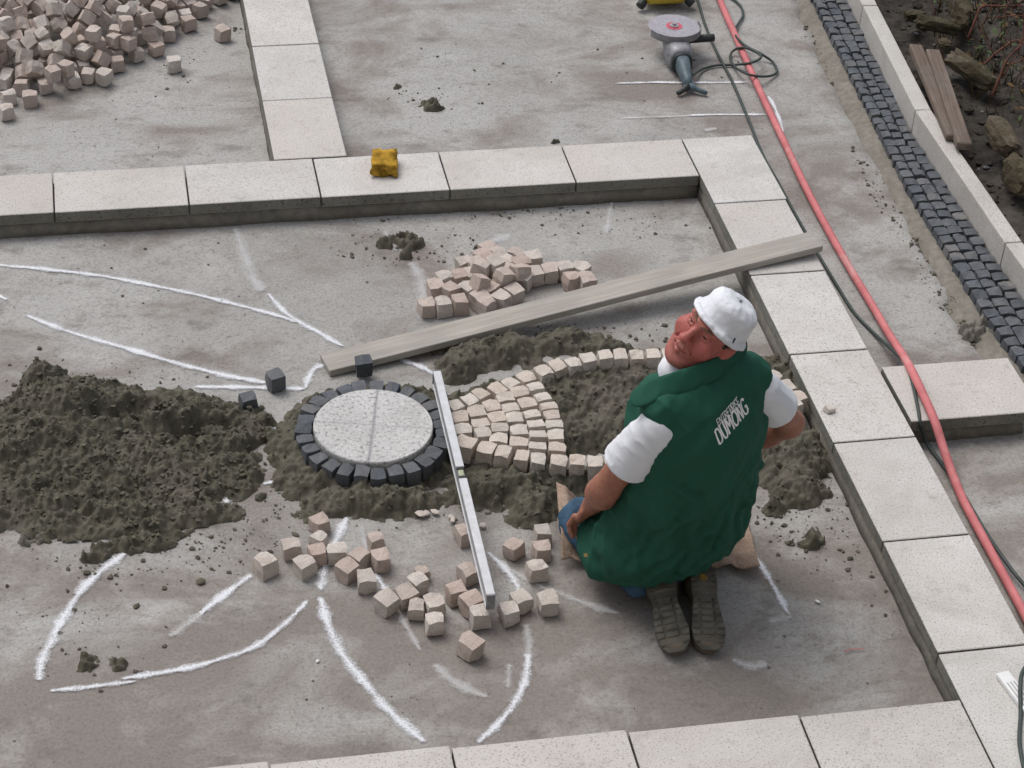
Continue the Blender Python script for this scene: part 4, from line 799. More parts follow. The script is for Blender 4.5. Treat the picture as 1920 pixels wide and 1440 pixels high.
for (x, y, w, s, lab) in FRONT:
    o = obj('granite_cobble', RNG.choice(COB), None, (x, y, 0.027 * s), (RNG.uniform(-.05, .05), RNG.uniform(-.05, .05), w))
    o.scale = (0.054 * s * RNG.uniform(.94, 1.05), 0.054 * s * RNG.uniform(.94, 1.05), 0.054 * s * RNG.uniform(.96, 1.05))
    tag(o, lab, 'cobble', 'loose cobbles in front of the round stone')
for (x, y, w, lab, zz) in [(-1.781, -1.343, 0.35, 'dark basalt sett standing on the white line left of the ring', 0.034), (-1.883, -1.461, 0.2, 'greyish dark sett at the edge of the mortar heap', 0.036), (-1.475, -1.319, 0.05, 'dark sett standing by the end of the plank', 0.05)]:
    o = obj('dark_sett', RNG.choice(BAS), None, (x, y, zz), (0.05, -0.04, w)); o.scale = (0.056, 0.057, 0.06)
    tag(o, lab, 'cobble', 'loose dark setts')
chip_bm = box_bm(0.034, 0.028, 0.02, 0.003, 1, 0.003)
tag(obj('stone_chip', from_bm('stone_chip', chip_bm, M['cobble']), None, (0.04, -1.831, 0.111), (0.1, 0.1, 0.4)), 'small brown stone chip lying on a border slab', 'stone chip')
for (pt, lab) in (((-0.241, -2.639, 0.004), 'tiny white pebble on the concrete beside the boots'), ((-1.792, -2.687, 0.004), 'tiny white pebble on the concrete near the front cobbles')):
    v, f = [], []
    lump_mesh(v, f, (0, 0, 0), 0.008, RNG)
    tag(obj('white_pebble', mesh_data('white_pebble', v, f, M['white'], True), None, pt), lab, 'pebble')
v, f = [], []
for pt in [(-1.372, -2.075, 0.01), (-1.345, -2.073, 0.01), (-1.298, -2.1, 0.01), (-1.274, -2.161, 0.01), (-1.205, -2.157, 0.01), (-1.389, -2.075, 0.01), (-1.293, -2.12, 0.01)]:
    lump_mesh(v, f, pt, RNG.uniform(.008, .018), RNG)
tag(obj('stone_shards', mesh_data('stone_shards', v, f, M['cobble'])), 'pinkish stone shards below the mortar bed', 'shards', kind='stuff')

# ------------------------------------------------------------------ plank, spirit level, sponge
PK = [Vector(q) for q in [(-1.611, -1.2, 0.028), (0.279, -0.808, 0.146), (0.313, -0.912, 0.146), (-1.591, -1.297, 0.028)]]
pc = (PK[0] + PK[1] + PK[2] + PK[3]) / 4
px_ = ((PK[1] + PK[2]) / 2 - (PK[0] + PK[3]) / 2)
plen = px_.length; px_.normalize()
py_ = (Vector((0, 0, 1)).cross(px_)).normalized(); pz_ = px_.cross(py_)
bm = box_bm(plen, 0.105, 0.027, 0.002, 1)
bmesh.ops.subdivide_edges(bm, edges=[e for e in bm.edges if e.calc_length() > 1], cuts=24)
for v_ in bm.verts:
    v_.co.z += 0.003 * math.sin(v_.co.x * 2.2) ; v_.co.y += 0.003 * math.sin(v_.co.x * 1.7 + 1)
o = obj('plank', from_bm('plank', bm, M['wood']), None, pc - pz_ * 0.0135)
o.rotation_euler = Matrix((px_, py_, pz_)).transposed().to_euler()
tag(o, 'long weathered wooden plank propped on the right border', 'plank')

LV = [Vector(q) for q in [(-1.255, -1.528, 0.165), (-1.268, -2.62, 0.14)]]
lx_ = (LV[1] - LV[0]); llen = lx_.length; lx_.normalize()
ly_ = Vector((0, 0, 1)).cross(lx_).normalized(); lz_ = lx_.cross(ly_)
lvl = empty('spirit_level', (LV[0] + LV[1]) / 2 - Vector((0, 0, 0.06)))
tag(lvl, 'long white aluminium spirit level lying across the dark sett ring', 'spirit level')
lrot = Matrix((lx_, ly_, lz_)).transposed().to_euler()
def lpart(name, x0, x1, y0, y1, z0, z1, mat, bev=0.0015):
    bm = box_bm(x1 - x0, y1 - y0, z1 - z0, bev)
    c = LV[0] + lx_ * (x0 + x1) / 2 + ly_ * (y0 + y1) / 2 + lz_ * (z0 + z1) / 2
    return obj(name, from_bm(name, bm, mat), lvl, c, lrot)
xm = llen * 0.485
lpart('web', 0.006, llen - 0.006, -0.010, 0.010, -0.052, -0.0045, M['alu_side'])
lpart('flange', 0.004, xm - 0.028, -0.0135, 0.0135, -0.004, 0.001, M['alu'])
lpart('flange', xm + 0.028, llen - 0.004, -0.0135, 0.0135, -0.004, 0.001, M['alu'])
lpart('flange', 0.004, llen - 0.004, -0.0135, 0.0135, -0.058, -0.0525, M['alu'])
lpart('vial_seat', xm - 0.027, xm - 0.016, -0.0125, 0.0125, -0.004, 0.0005, M['dark_plastic'])
lpart('vial_seat', xm + 0.016, xm + 0.027, -0.0125, 0.0125, -0.004, 0.0005, M['dark_plastic'])
lpart('vial', xm - 0.015, xm + 0.015, -0.008, 0.008, -0.004, -0.001, plain('vial', (0.42, 0.44, 0.30), 0.2))
lpart('end_cap', llen - 0.0038, llen + 0.002, -0.0135, 0.0135, -0.058, 0.001, M['grey_metal'])
lpart('end_cap', -0.002, 0.0038, -0.0135, 0.0135, -0.058, 0.001, M['grey_metal'])

bm = bmesh.new()
bmesh.ops.create_cube(bm, size=1.0)
bmesh.ops.subdivide_edges(bm, edges=list(bm.edges), cuts=9, use_grid_fill=True)
for v_ in bm.verts:
    c = v_.co
    r = max(abs(c.x), abs(c.y), abs(c.z))
    c *= 1 - 0.10 * (max(0, abs(c.x) + abs(c.y) + abs(c.z) - 0.9))
    n1 = float(fbm(c.x * 4 + 3, c.y * 4, c.z * 4, 3, 61))
    c *= 1 + 0.17 * n1
    c.x *= 0.095; c.y *= 0.122; c.z *= 0.055
    c.z += 0.012 * (c.y / 0.06) * (c.x / 0.05 + 0.6) * 0.5
    if c.z < -0.02: c.z = -0.026
o = obj('sponge', from_bm('sponge', bm, M['sponge'], True), None, (-1.231, -0.108, 0.127), (0, 0, -0.16))
tag(o, 'yellow sponge lying on the upper border slabs', 'sponge')

# ------------------------------------------------------------------ hose, cables
def run(name, pts, r, mat, label, cat, seg=10, n=8, parent=None):
    v, f = tube(pts, r, seg, True, smooth_n=n)
    o = obj(name, mesh_data(name, v, f, mat, True), parent)
    return tag(o, label, cat) if label else o
run('hose', [(0.582, 1.683, 0.02), (0.543, 1.35, 0.02), (0.514, 0.932, 0.02), (0.488, 0.541, 0.02), (0.466, 0.108, 0.02), (0.443, -0.374, 0.02), (0.438, -0.799, 0.02), (0.444, -1.141, 0.02), (0.43, -1.355, 0.045), (0.403, -1.572, 0.1), (0.388, -1.688, 0.122), (0.381, -1.804, 0.122), (0.372, -1.947, 0.118), (0.38, -2.032, 0.07), (0.385, -2.153, 0.025), (0.377, -2.284, 0.021), (0.375, -2.526, 0.02), (0.372, -2.793, 0.02), (0.365, -2.98, 0.02), (0.356, -3.202, 0.02), (0.301, -3.446, 0.02), (0.255, -3.732, 0.02), (0.247, -4.019, 0.02)], 0.0148, M['hose'], 'red rubber hose running down the right side of the yard', 'hose', 14)
run('power_cable', [(0.475, 1.721, 0.006), (0.447, 1.387, 0.006), (0.418, 1.149, 0.006), (0.401, 0.893, 0.006), (0.397, 0.623, 0.006), (0.378, 0.321, 0.006), (0.353, -0.008, 0.006), (0.354, -0.219, 0.006), (0.352, -0.461, 0.006), (0.355, -0.731, 0.006), (0.362, -0.988, 0.006), (0.372, -1.164, 0.006), (0.403, -1.34, 0.02), (0.396, -1.557, 0.09), (0.39, -1.638, 0.108), (0.368, -1.76, 0.108), (0.342, -1.877, 0.108), (0.335, -1.927, 0.09), (0.364, -1.944, 0.02), (0.382, -2.041, 0.008), (0.397, -2.203, 0.008), (0.395, -2.419, 0.02), (0.403, -2.599, 0.03), (0.426, -2.703, 0.02), (0.433, -2.862, 0.01), (0.431, -3.113, 0.008), (0.378, -3.426, 0.008), (0.291, -3.727, 0.008), (0.296, -4.017, 0.008)], 0.0062, M['cable'], 'thin dark green cable running beside the red hose', 'cable')
run('power_cable', [(0.46, -2.959, 0.02), (0.397, -2.979, 0.07), (0.341, -3.011, 0.108), (0.257, -3.085, 0.125), (0.203, -3.142, 0.13), (0.175, -3.197, 0.128), (0.147, -3.28, 0.108), (0.104, -3.378, 0.108), (0.078, -3.476, 0.108), (0.062, -3.572, 0.108), (0.004, -3.697, 0.108), (-0.095, -3.829, 0.108)], 0.0065, M['cable'], 'dark cable over the white bar at the lower right corner', 'cable')
run('red_thread', [(-0.23, -2.867, 0.008), (-0.207, -2.859, 0.008), (-0.166, -2.862, 0.008)], 0.0016, M['hose'], 'short red thread on the concrete at lower right', 'thread', 5)

# ------------------------------------------------------------------ angle grinder
GD = Vector((0.2, 0.911, 0.125))          # centre of the disc
GT = Vector((0.185, 0.611, 0.05))          # end of the rear handle
gr = empty('angle_grinder', (GD.x, GD.y, 0))
tag(gr, 'grey angle grinder lying on its back with its cutting disc up', 'angle grinder')
gx = Vector((GT.x - GD.x, GT.y - GD.y, 0)); glen = gx.length; gx.normalize()
gy = Vector((-gx.y, gx.x, 0))
def gp(a, s, z):
    return Vector((GD.x, GD.y, 0)) + gx * (a * 0.80) + gy * s + Vector((0, 0, z))
def loft(rings, seg=20):
    verts, faces = [], []
    for (a, w, z0, z1, e) in rings:
        for k in range(seg):
            t = 2 * math.pi * k / seg
            c, s = math.cos(t), math.sin(t)
            c = math.copysign(abs(c) ** e, c); s = math.copysign(abs(s) ** e, s)
            verts.append(gp(a, w * c, (z0 + z1) / 2 + (z1 - z0) / 2 * s))
    n = len(rings)
    for i in range(n - 1):
        for k in range(seg):
            k2 = (k + 1) % seg
            faces.append((i * seg + k, i * seg + k2, (i + 1) * seg + k2, (i + 1) * seg + k))
    faces.append(tuple(range(seg))[::-1]); faces.append(tuple((n - 1) * seg + k for k in range(seg)))
    return verts, faces
def gpart(name, rings, mat, parent=gr, smooth=True):
    v, f = loft(rings)
    return obj(name, mesh_data(name, v, f, mat, smooth), parent)
gpart('gear_head', [(-0.045, 0.025, 0.02, 0.085, .8), (-0.03, 0.042, 0.01, 0.1, .8), (0.05, 0.047, 0.0, 0.106, .7), (0.085, 0.05, 0.0, 0.1, .6)], M['grey_metal'])
gpart('motor_housing', [(0.086, 0.056, 0.0, 0.112, .7), (0.10, 0.06, 0.0, 0.118, .7), (0.19, 0.058, 0.0, 0.116, .7), (0.225, 0.052, 0.002, 0.11, .75), (0.24, 0.044, 0.006, 0.10, .8)], M['grey_metal'])
gpart('vent_ring', [(0.2405, 0.047, 0.004, 0.104, .8), (0.262, 0.046, 0.005, 0.102, .8), (0.27, 0.036, 0.012, 0.09, .8)], M['dark_plastic'])
gpart('rear_handle', [(0.255, 0.032, 0.015, 0.098, .7), (0.30, 0.030, 0.014, 0.092, .7), (0.36, 0.024, 0.012, 0.078, .7), (0.42, 0.019, 0.008, 0.06, .8), (0.45, 0.016, 0.006, 0.05, .8)], M['blue_plastic'])
v, f = tube([gp(0.445, 0, 0.03), gp(0.47, 0.03, 0.022), gp(0.50, 0.075, 0.012)], [0.016, 0.011, 0.008], 10, True, smooth_n=4)
obj('tail_foot', mesh_data('tail_foot', v, f, M['blue_plastic'], True), gr)
v, f = tube([gp(0.445, 0, 0.03), gp(0.475, -0.025, 0.022), gp(0.495, -0.055, 0.012)], [0.016, 0.011, 0.009], 10, True, smooth_n=4)
obj('tail_foot', mesh_data('tail_foot', v, f, M['dark_plastic'], True), gr)
sgn = 1 if gy.x > 0 else -1
v, f = tube([gp(0.06, 0.04 * sgn, 0.075), gp(0.055, 0.075 * sgn, 0.085), gp(0.05, 0.16 * sgn, 0.088), gp(0.048, 0.175 * sgn, 0.088)], [0.013, 0.0175, 0.0175, 0.017], 12, True)
obj('side_handle', mesh_data('side_handle', v, f, M['dark_plastic'], True), gr)
dv, df = lathe([(0.0, 0.0), (0.113, 0.0), (0.114, 0.0015), (0.113, 0.003), (0.0, 0.0032)], 48)
dsc = obj('cutting_disc', mesh_data('cutting_disc', dv, df, M['disc_grey']), gr, GD)
dv, df = lathe([(0.0, 0.0), (0.036, 0.0), (0.036, 0.0008), (0.0, 0.001)], 32)
obj('disc_label', mesh_data('disc_label', dv, df, M['disc_red']), dsc, GD + Vector((0, 0, 0.004)))
dv, df = lathe([(0.0, 0.0), (0.020, 0.0), (0.020, 0.004), (0.009, 0.005), (0.009, 0.013), (0.0, 0.013)], 24)
obj('disc_nut', mesh_data('disc_nut', dv, df, M['steel']), dsc, GD + Vector((0, 0, 0.0055)))
# guard: half a shallow drum round the disc on the tool side
gv, gf = [], []
n = 30
ga = math.atan2(gx.y, gx.x)
for i in range(n + 1):
    a = ga - 0.25 * sgn * -1 + (-1.45 + 3.05 * i / n) * 1.0
    ca, sa = math.cos(a), math.sin(a)
    for (r, z) in ((0.03, -0.022), (0.118, -0.022), (0.121, -0.018), (0.121, 0.012), (0.117, 0.012), (0.117, -0.016), (0.03, -0.017)):
        gv.append((GD.x + r * ca, GD.y + r * sa, GD.z + z))
for i in range(n):
    for k in range(7):
        k2 = (k + 1) % 7
        gf.append((i * 7 + k, (i + 1) * 7 + k, (i + 1) * 7 + k2, i * 7 + k2))
gf.append(tuple(range(7))); gf.append(tuple(n * 7 + k for k in range(7))[::-1])
obj('guard', mesh_data('guard', gv, gf, M['grey_metal']), gr)
run('grinder_cord', [gp(0.40, 0.0, 0.03)] + [(0.233, 0.648, 0.03), (0.296, 0.731, 0.008), (0.37, 0.76, 0.007), (0.452, 0.751, 0.01), (0.507, 0.701, 0.045), (0.561, 0.745, 0.045), (0.548, 0.8, 0.045), (0.51, 0.839, 0.045), (0.473, 0.865, 0.02), (0.445, 0.82, 0.008), (0.439, 0.724, 0.015), (0.451, 0.595, 0.05), (0.513, 0.592, 0.035), (0.586, 0.641, 0.01), (0.621, 0.685, 0.008), (0.624, 0.768, 0.008), (0.576, 0.806, 0.03), (0.521, 0.839, 0.05), (0.511, 0.944, 0.035), (0.526, 1.044, 0.02), (0.57, 1.132, 0.01), (0.617, 1.217, 0.008), (0.631, 1.312, 0.008), (0.603, 1.424, 0.008), (0.57, 1.538, 0.008)], 0.0058, M['cable'], None, None, 8, 8, gr)

# ------------------------------------------------------------------ yellow machine at the top edge
ym = Vector((0.277, 1.308, 0.045))
mach = empty('yellow_machine', (ym.x, ym.y + 0.12, 0))
tag(mach, 'yellow machine on dark rubber feet cut off by the top edge', 'machine')
bm = box_bm(0.205, 0.26, 0.12, 0.03, 4)
for v_ in bm.verts:
    v_.co.y -= 0.02 * (1 - (v_.co.x / 0.1) ** 2) * (v_.co.y < 0)
obj('housing', from_bm('housing', bm, M['yellow'], True), mach, (ym.x, ym.y + 0.14, 0.082))
for sx in (-1, 1):
    for yy in (0.015, 0.26):
        v, f = tube([(ym.x + sx * 0.095, ym.y + yy + 0.03, 0.05), (ym.x + sx * 0.108, ym.y + yy + 0.01, 0.035), (ym.x + sx * 0.125, ym.y + yy - 0.005, 0.021)], [0.016, 0.021, 0.021], 12, True, smooth_n=3)
        obj('foot', mesh_data('foot', v, f, M['dark_plastic'], True), mach)
v, f = tube([(ym.x - 0.08, ym.y + 0.14, 0.13), (ym.x - 0.08, ym.y + 0.14, 0.19), (ym.x + 0.08, ym.y + 0.14, 0.19), (ym.x + 0.08, ym.y + 0.14, 0.13)], 0.012, 10, True, smooth_n=6)
obj('carry_handle', mesh_data('carry_handle', v, f, M['dark_plastic'], True), mach)

# ------------------------------------------------------------------ white bar at the lower right
wb = [Vector(q) for q in [(0.155, -3.115, 0.118), (0.176, -3.248, 0.118)]]
wd = wb[1] - wb[0]; wl = 0.30; wd.normalize()
wrot = (0, 0, math.atan2(wd.y, wd.x))
bar = empty('white_bar', (wb[0].x, wb[0].y, 0.1))
tag(bar, 'white printed bar lying on the border at the lower right corner', 'bar')
obj('profile', from_bm('profile', box_bm(wl, 0.042, 0.016, 0.003, 2), M['white']), bar, wb[0] + wd * wl / 2 - Vector((0, 0, 0.0095)), wrot)
side = Vector((-wd.y, wd.x, 0))
for k in range(3):
    obj('print_line', from_bm('print_line', box_bm(wl * 0.8, 0.003, 0.0008), M['alu_side']), bar, wb[0] + wd * wl * 0.55 + side * (-0.011 + 0.011 * k) + Vector((0, 0, -0.0005)), wrot)

# ------------------------------------------------------------------ garden: boards, rocks, twigs, stones
def board(a, b, w, t, label, mat):
    a, b = Vector(a), Vector(b)
    d = b - a
    o = obj('old_board', from_bm('old_board', box_bm(d.length, w, t, 0.004, 1, 0.0015), mat), None, (a + b) / 2)
    x = d.normalized(); yv = Vector((0, 0, 1)).cross(x).normalized(); z = x.cross(yv)
    o.rotation_euler = Matrix((x, yv, z)).transposed().to_euler()
    return tag(o, label, 'board', 'old boards behind the kerb')
board(*[(1.184, 0.543, 0.17), (1.069, -0.226, 0.17)], 0.055, 0.03, 'old brown board lying closest to the kerb in the garden', M['old_wood'])
board(*[(1.234, 0.47, 0.18), (1.083, -0.317, 0.18)], 0.06, 0.035, 'old brown board lying outermost behind the kerb', M['old_wood'])
def rock(c, s, rz, tilt, label, seed, grp='mossy rocks in the garden'):
    bm = bmesh.new()
    bmesh.ops.create_icosphere(bm, subdivisions=3, radius=1.0)
    cs = np.array([v_.co for v_ in bm.verts])
    nn = fbm(cs[:, 0] * 1.3 + seed, cs[:, 1] * 1.3, cs[:, 2] * 1.3, 4, seed) + 0.6 * np.abs(fbm(cs[:, 0] * 3 + seed, cs[:, 1] * 3, cs[:, 2] * 3, 2, seed + 3))
    for v_, n1 in zip(bm.verts, nn.tolist()):
        p = v_.co.copy()
        m_ = max(abs(p.x), abs(p.y), abs(p.z))
        p = p * (0.45 + 0.55 / m_ * 0.85) * (0.9 + 0.26 * n1)
        v_.co = Vector((p.x * s[0], p.y * s[1], p.z * s[2]))
    o = obj('garden_rock', from_bm('garden_rock', bm, M['rock']), None, c, (tilt, 0.1, rz))
    return tag(o, label, 'rock', grp)
for (c, s, rz, tl, lab, sd_) in [((1.35, 0.281, 0.18), (0.045, 0.15, 0.05), 0.42, 0.1, 'long pale mossy rock leaning in the garden soil', 1), ((1.359, 0.727, 0.17), (0.11, 0.04, 0.035), -0.2, 0, 'flat brown rock near the top of the garden', 2), ((1.481, 0.801, 0.2), (0.05, 0.12, 0.06), -0.1, 0, 'upright mossy rock at the top edge of the garden', 3), ((1.251, -0.284, 0.2), (0.05, 0.12, 0.05), 0.1, 0.15, 'mossy rock at the right photo edge above the kerb', 4), ((1.206, -0.59, 0.2), (0.05, 0.1, 0.07), 0.1, 0, 'pale rock cut off by the right photo edge', 5), ((1.334, 0.587, 0.16), (0.035, 0.03, 0.02), 0.3, 0, 'small bluish stone beside the long rock', 6), ((1.299, 0.864, 0.15), (0.06, 0.035, 0.025), 0.4, 0, 'small brown stone behind the kerb near the top', 7)]:
    rock(c, s, rz, tl, lab, sd_)
def twig(name, a, b, bend, r, label, seed, mat='twig', leaves=0):
    a, b = Vector(a), Vector(b)
    rng = random.Random(seed)
    e = empty(name, a)
    tag(e, label, 'twig', 'bare twigs in the garden')
    mid = (a + b) / 2 + Vector((rng.uniform(-1, 1), rng.uniform(-1, 1), 0.6)) * bend
    main = [a, (a + mid) / 2 + Vector((0, 0, bend * .2)), mid, (mid + b) / 2, b]
    v, f = tube(main, [r, r * .9, r * .7, r * .5, r * .3], 6, True, smooth_n=4)
    obj('stem', mesh_data('stem', v, f, M[mat], True), e)
    for k in range(4):
        t = 0.25 + 0.17 * k
        p = main[0].lerp(main[-1], t) + Vector((0, 0, bend * .4))
        q = p + (b - a) * rng.uniform(.18, .38) + Vector((rng.uniform(-1, 1), rng.uniform(-1, 1), rng.uniform(0, .8))) * 0.12
        v, f = tube([p, (p + q) / 2 + Vector((0, 0, .01)), q], [r * .5, r * .4, r * .2], 5, True, smooth_n=3)
        obj('side_shoot', mesh_data('side_shoot', v, f, M[mat], True), e)
for (a, b, bend, r, lab, sd_) in [((1.421, 0.542, 0.2), (1.66, 0.538, 0.35), 0.08, 0.006, 'reddish bare twig pointing to the top right corner', 1), ((1.385, 0.288, 0.2), (1.585, 0.296, 0.3), 0.06, 0.005, 'reddish bare twig in the middle of the garden corner', 2), ((1.353, 0.072, 0.18), (1.55, 0.203, 0.4), 0.05, 0.006, 'thin upright reddish twig at the right edge of the garden', 3), ((1.451, 0.856, 0.2), (1.71, 0.79, 0.3), 0.05, 0.005, 'reddish twig along the top edge of the garden', 4)]:
    twig('twig', a, b, bend, r, lab, sd_)
# loose stones, leaves
rng = random.Random(17)
_gx, _gy = np.meshgrid(np.linspace(0.9, 3.0, 210), np.linspace(-2.2, 2.9, 340), indexing='ij')
_gz = soil_z(_gx, _gy)
def soil_at(x, y):
    return float(_gz[min(209, max(0, int((x - 0.9) / 2.1 * 209))), min(339, max(0, int((y + 2.2) / 5.1 * 339)))])
v, f = [], []
for _ in range(900):
    x, y = rng.uniform(1.1, 2.2), rng.uniform(-1.3, 1.7)
    if x < kerb_x(y) + 0.09: continue
    s = 0.006 + 0.018 * rng.random() ** 2.5
    lump_mesh(v, f, (x, y, soil_at(x, y) + s * .3), s, rng)
tag(obj('garden_stones', mesh_data('garden_stones', v, f, M['soil'])), 'dark stones and clods lying on the garden soil', 'stones', kind='stuff')
v, f = [], []
for _ in range(120):
    x, y = rng.uniform(1.15, 2.2), rng.uniform(-1.2, 1.7)
    if x < kerb_x(y) + 0.1: continue
    s = rng.uniform(.005, .016)
    lump_mesh(v, f, (x, y, soil_at(x, y) + s * .5), s, rng)
tag(obj('slate_chips', mesh_data('slate_chips', v, f, plain('slate', (0.13, 0.135, 0.14), 0.7))), 'small grey stone chips in the garden soil', 'stones', kind='stuff')
v, f = [], []
for _ in range(900):
    x, y = rng.uniform(1.45, 2.6), rng.uniform(-0.5, 1.9)
    if x < kerb_x(y) + 0.25: continue
    s = rng.uniform(.012, .03)
    z = soil_at(x, y) + rng.uniform(0, .05)
    a, t = rng.uniform(0, 6.28), rng.uniform(-.7, .7)
    b_ = len(v)
    d = Vector((math.cos(a), math.sin(a), t)).normalized() * s
    sd2 = Vector((-math.sin(a), math.cos(a), rng.uniform(-.5, .5))) * s * .4
    c = Vector((x, y, z))
    for q in (c - d, c + sd2, c + d, c - sd2, c + Vector((0, 0, s * .15))):
        v.append(tuple(q))
    f += [(b_, b_ + 1, b_ + 4), (b_ + 1, b_ + 2, b_ + 4), (b_ + 2, b_ + 3, b_ + 4), (b_ + 3, b_, b_ + 4)]
me = mesh_data('leaf_litter', v, f, M['dead_leaf'])
me.materials.append(M['leaf'])
for i, p_ in enumerate(me.polygons): p_.material_index = 1 if (i // 4) % 5 < 3 else 0
tag(obj('leaf_litter', me), 'low green and brown leaves over the garden soil', 'leaves', kind='stuff')

# low weeds and dead stalks in the garden corner
v, f = [], []
for _ in range(1500):
    x, y = rng.uniform(1.35, 2.3), rng.uniform(-0.3, 1.6)
    if x < kerb_x(y) + 0.28 or rng.random() > 0.25 + 0.75 * float(math.sin(x * 7 + 1) * math.sin(y * 5 + 2) > -0.1): continue
    z = soil_at(x, y) - 0.005
    h, a = rng.uniform(.03, .13), rng.uniform(0, 6.28)
    dx, dy = math.cos(a) * h * rng.uniform(.2, .9), math.sin(a) * h * rng.uniform(.2, .9)
    w_ = rng.uniform(.0015, .004)
    b_ = len(v)
    v += [(x - w_, y, z), (x + w_, y, z), (x, y + w_, z), (x + dx * .5 - w_ * .6, y + dy * .5, z + h * .7), (x + dx * .5 + w_ * .6, y + dy * .5, z + h * .7), (x + dx, y + dy, z + h)]
    f += [(b_, b_ + 1, b_ + 4, b_ + 3), (b_ + 1, b_ + 2, b_ + 4), (b_ + 2, b_, b_ + 3), (b_ + 3, b_ + 4, b_ + 5)]
me = mesh_data('garden_weeds', v, f, M['leaf'])
me.materials.append(M['dead_leaf']); me.materials.append(M['twig'])
for i, p_ in enumerate(me.polygons): p_.material_index = (0, 1, 1, 2, 0)[(i // 4) % 5]
tag(obj('garden_weeds', me), 'low weeds and dead stalks in the garden corner', 'weeds', kind='stuff')

# ------------------------------------------------------------------ house behind the viewer: it closes off the sky on that side
house = empty('house', (-2, -8.0, 0))
tag(house, 'rendered house wall the yard belongs to, behind the viewer', 'house')
def hwall(x0, x1, z0, z1):
    obj('wall', from_bm('wall', box_bm(x1 - x0, 0.3, z1 - z0), M['render']), house, ((x0 + x1) / 2, -7.75, (z0 + z1) / 2))
hwall(-9, -4.2, -0.08, 9.2); hwall(-3.2, -1.4, -0.08, 3.3); hwall(-3.2, -1.4, 5.4, 9.2); hwall(-4.2, -3.2, -0.08, 1.0); hwall(-4.2, -3.2, 2.3, 9.2)
hwall(-1.4, 6.0, -0.08, 9.2)
for (x0, x1, z0, z1) in ((-3.2, -1.4, 3.3, 5.4), (-4.2, -3.2, 1.0, 2.3)):
    w_ = obj('window', from_bm('window', box_bm(x1 - x0, 0.05, z1 - z0), M['white']), house, ((x0 + x1) / 2, -7.84, (z0 + z1) / 2))
    obj('pane', from_bm('pane', box_bm((x1 - x0) * .42, 0.02, (z1 - z0) * .86), M['glass']), w_, (x0 + (x1 - x0) * .27, -7.81, (z0 + z1) / 2))
    obj('pane', from_bm('pane', box_bm((x1 - x0) * .42, 0.02, (z1 - z0) * .86), M['glass']), w_, (x0 + (x1 - x0) * .73, -7.81, (z0 + z1) / 2))
obj('roof', mesh_data('roof', [(-9.3, -7.2, 9.0), (5.3, -7.2, 9.0), (5.3, -10.5, 11.2), (-9.3, -10.5, 11.2), (-9.3, -7.2, 9.2), (5.3, -7.2, 9.2), (5.3, -10.5, 11.4), (-9.3, -10.5, 11.4)],
    [(0, 3, 2, 1), (4, 5, 6, 7), (0, 1, 5, 4), (1, 2, 6, 5), (2, 3, 7, 6), (3, 0, 4, 7)], M['old_wood']), house)

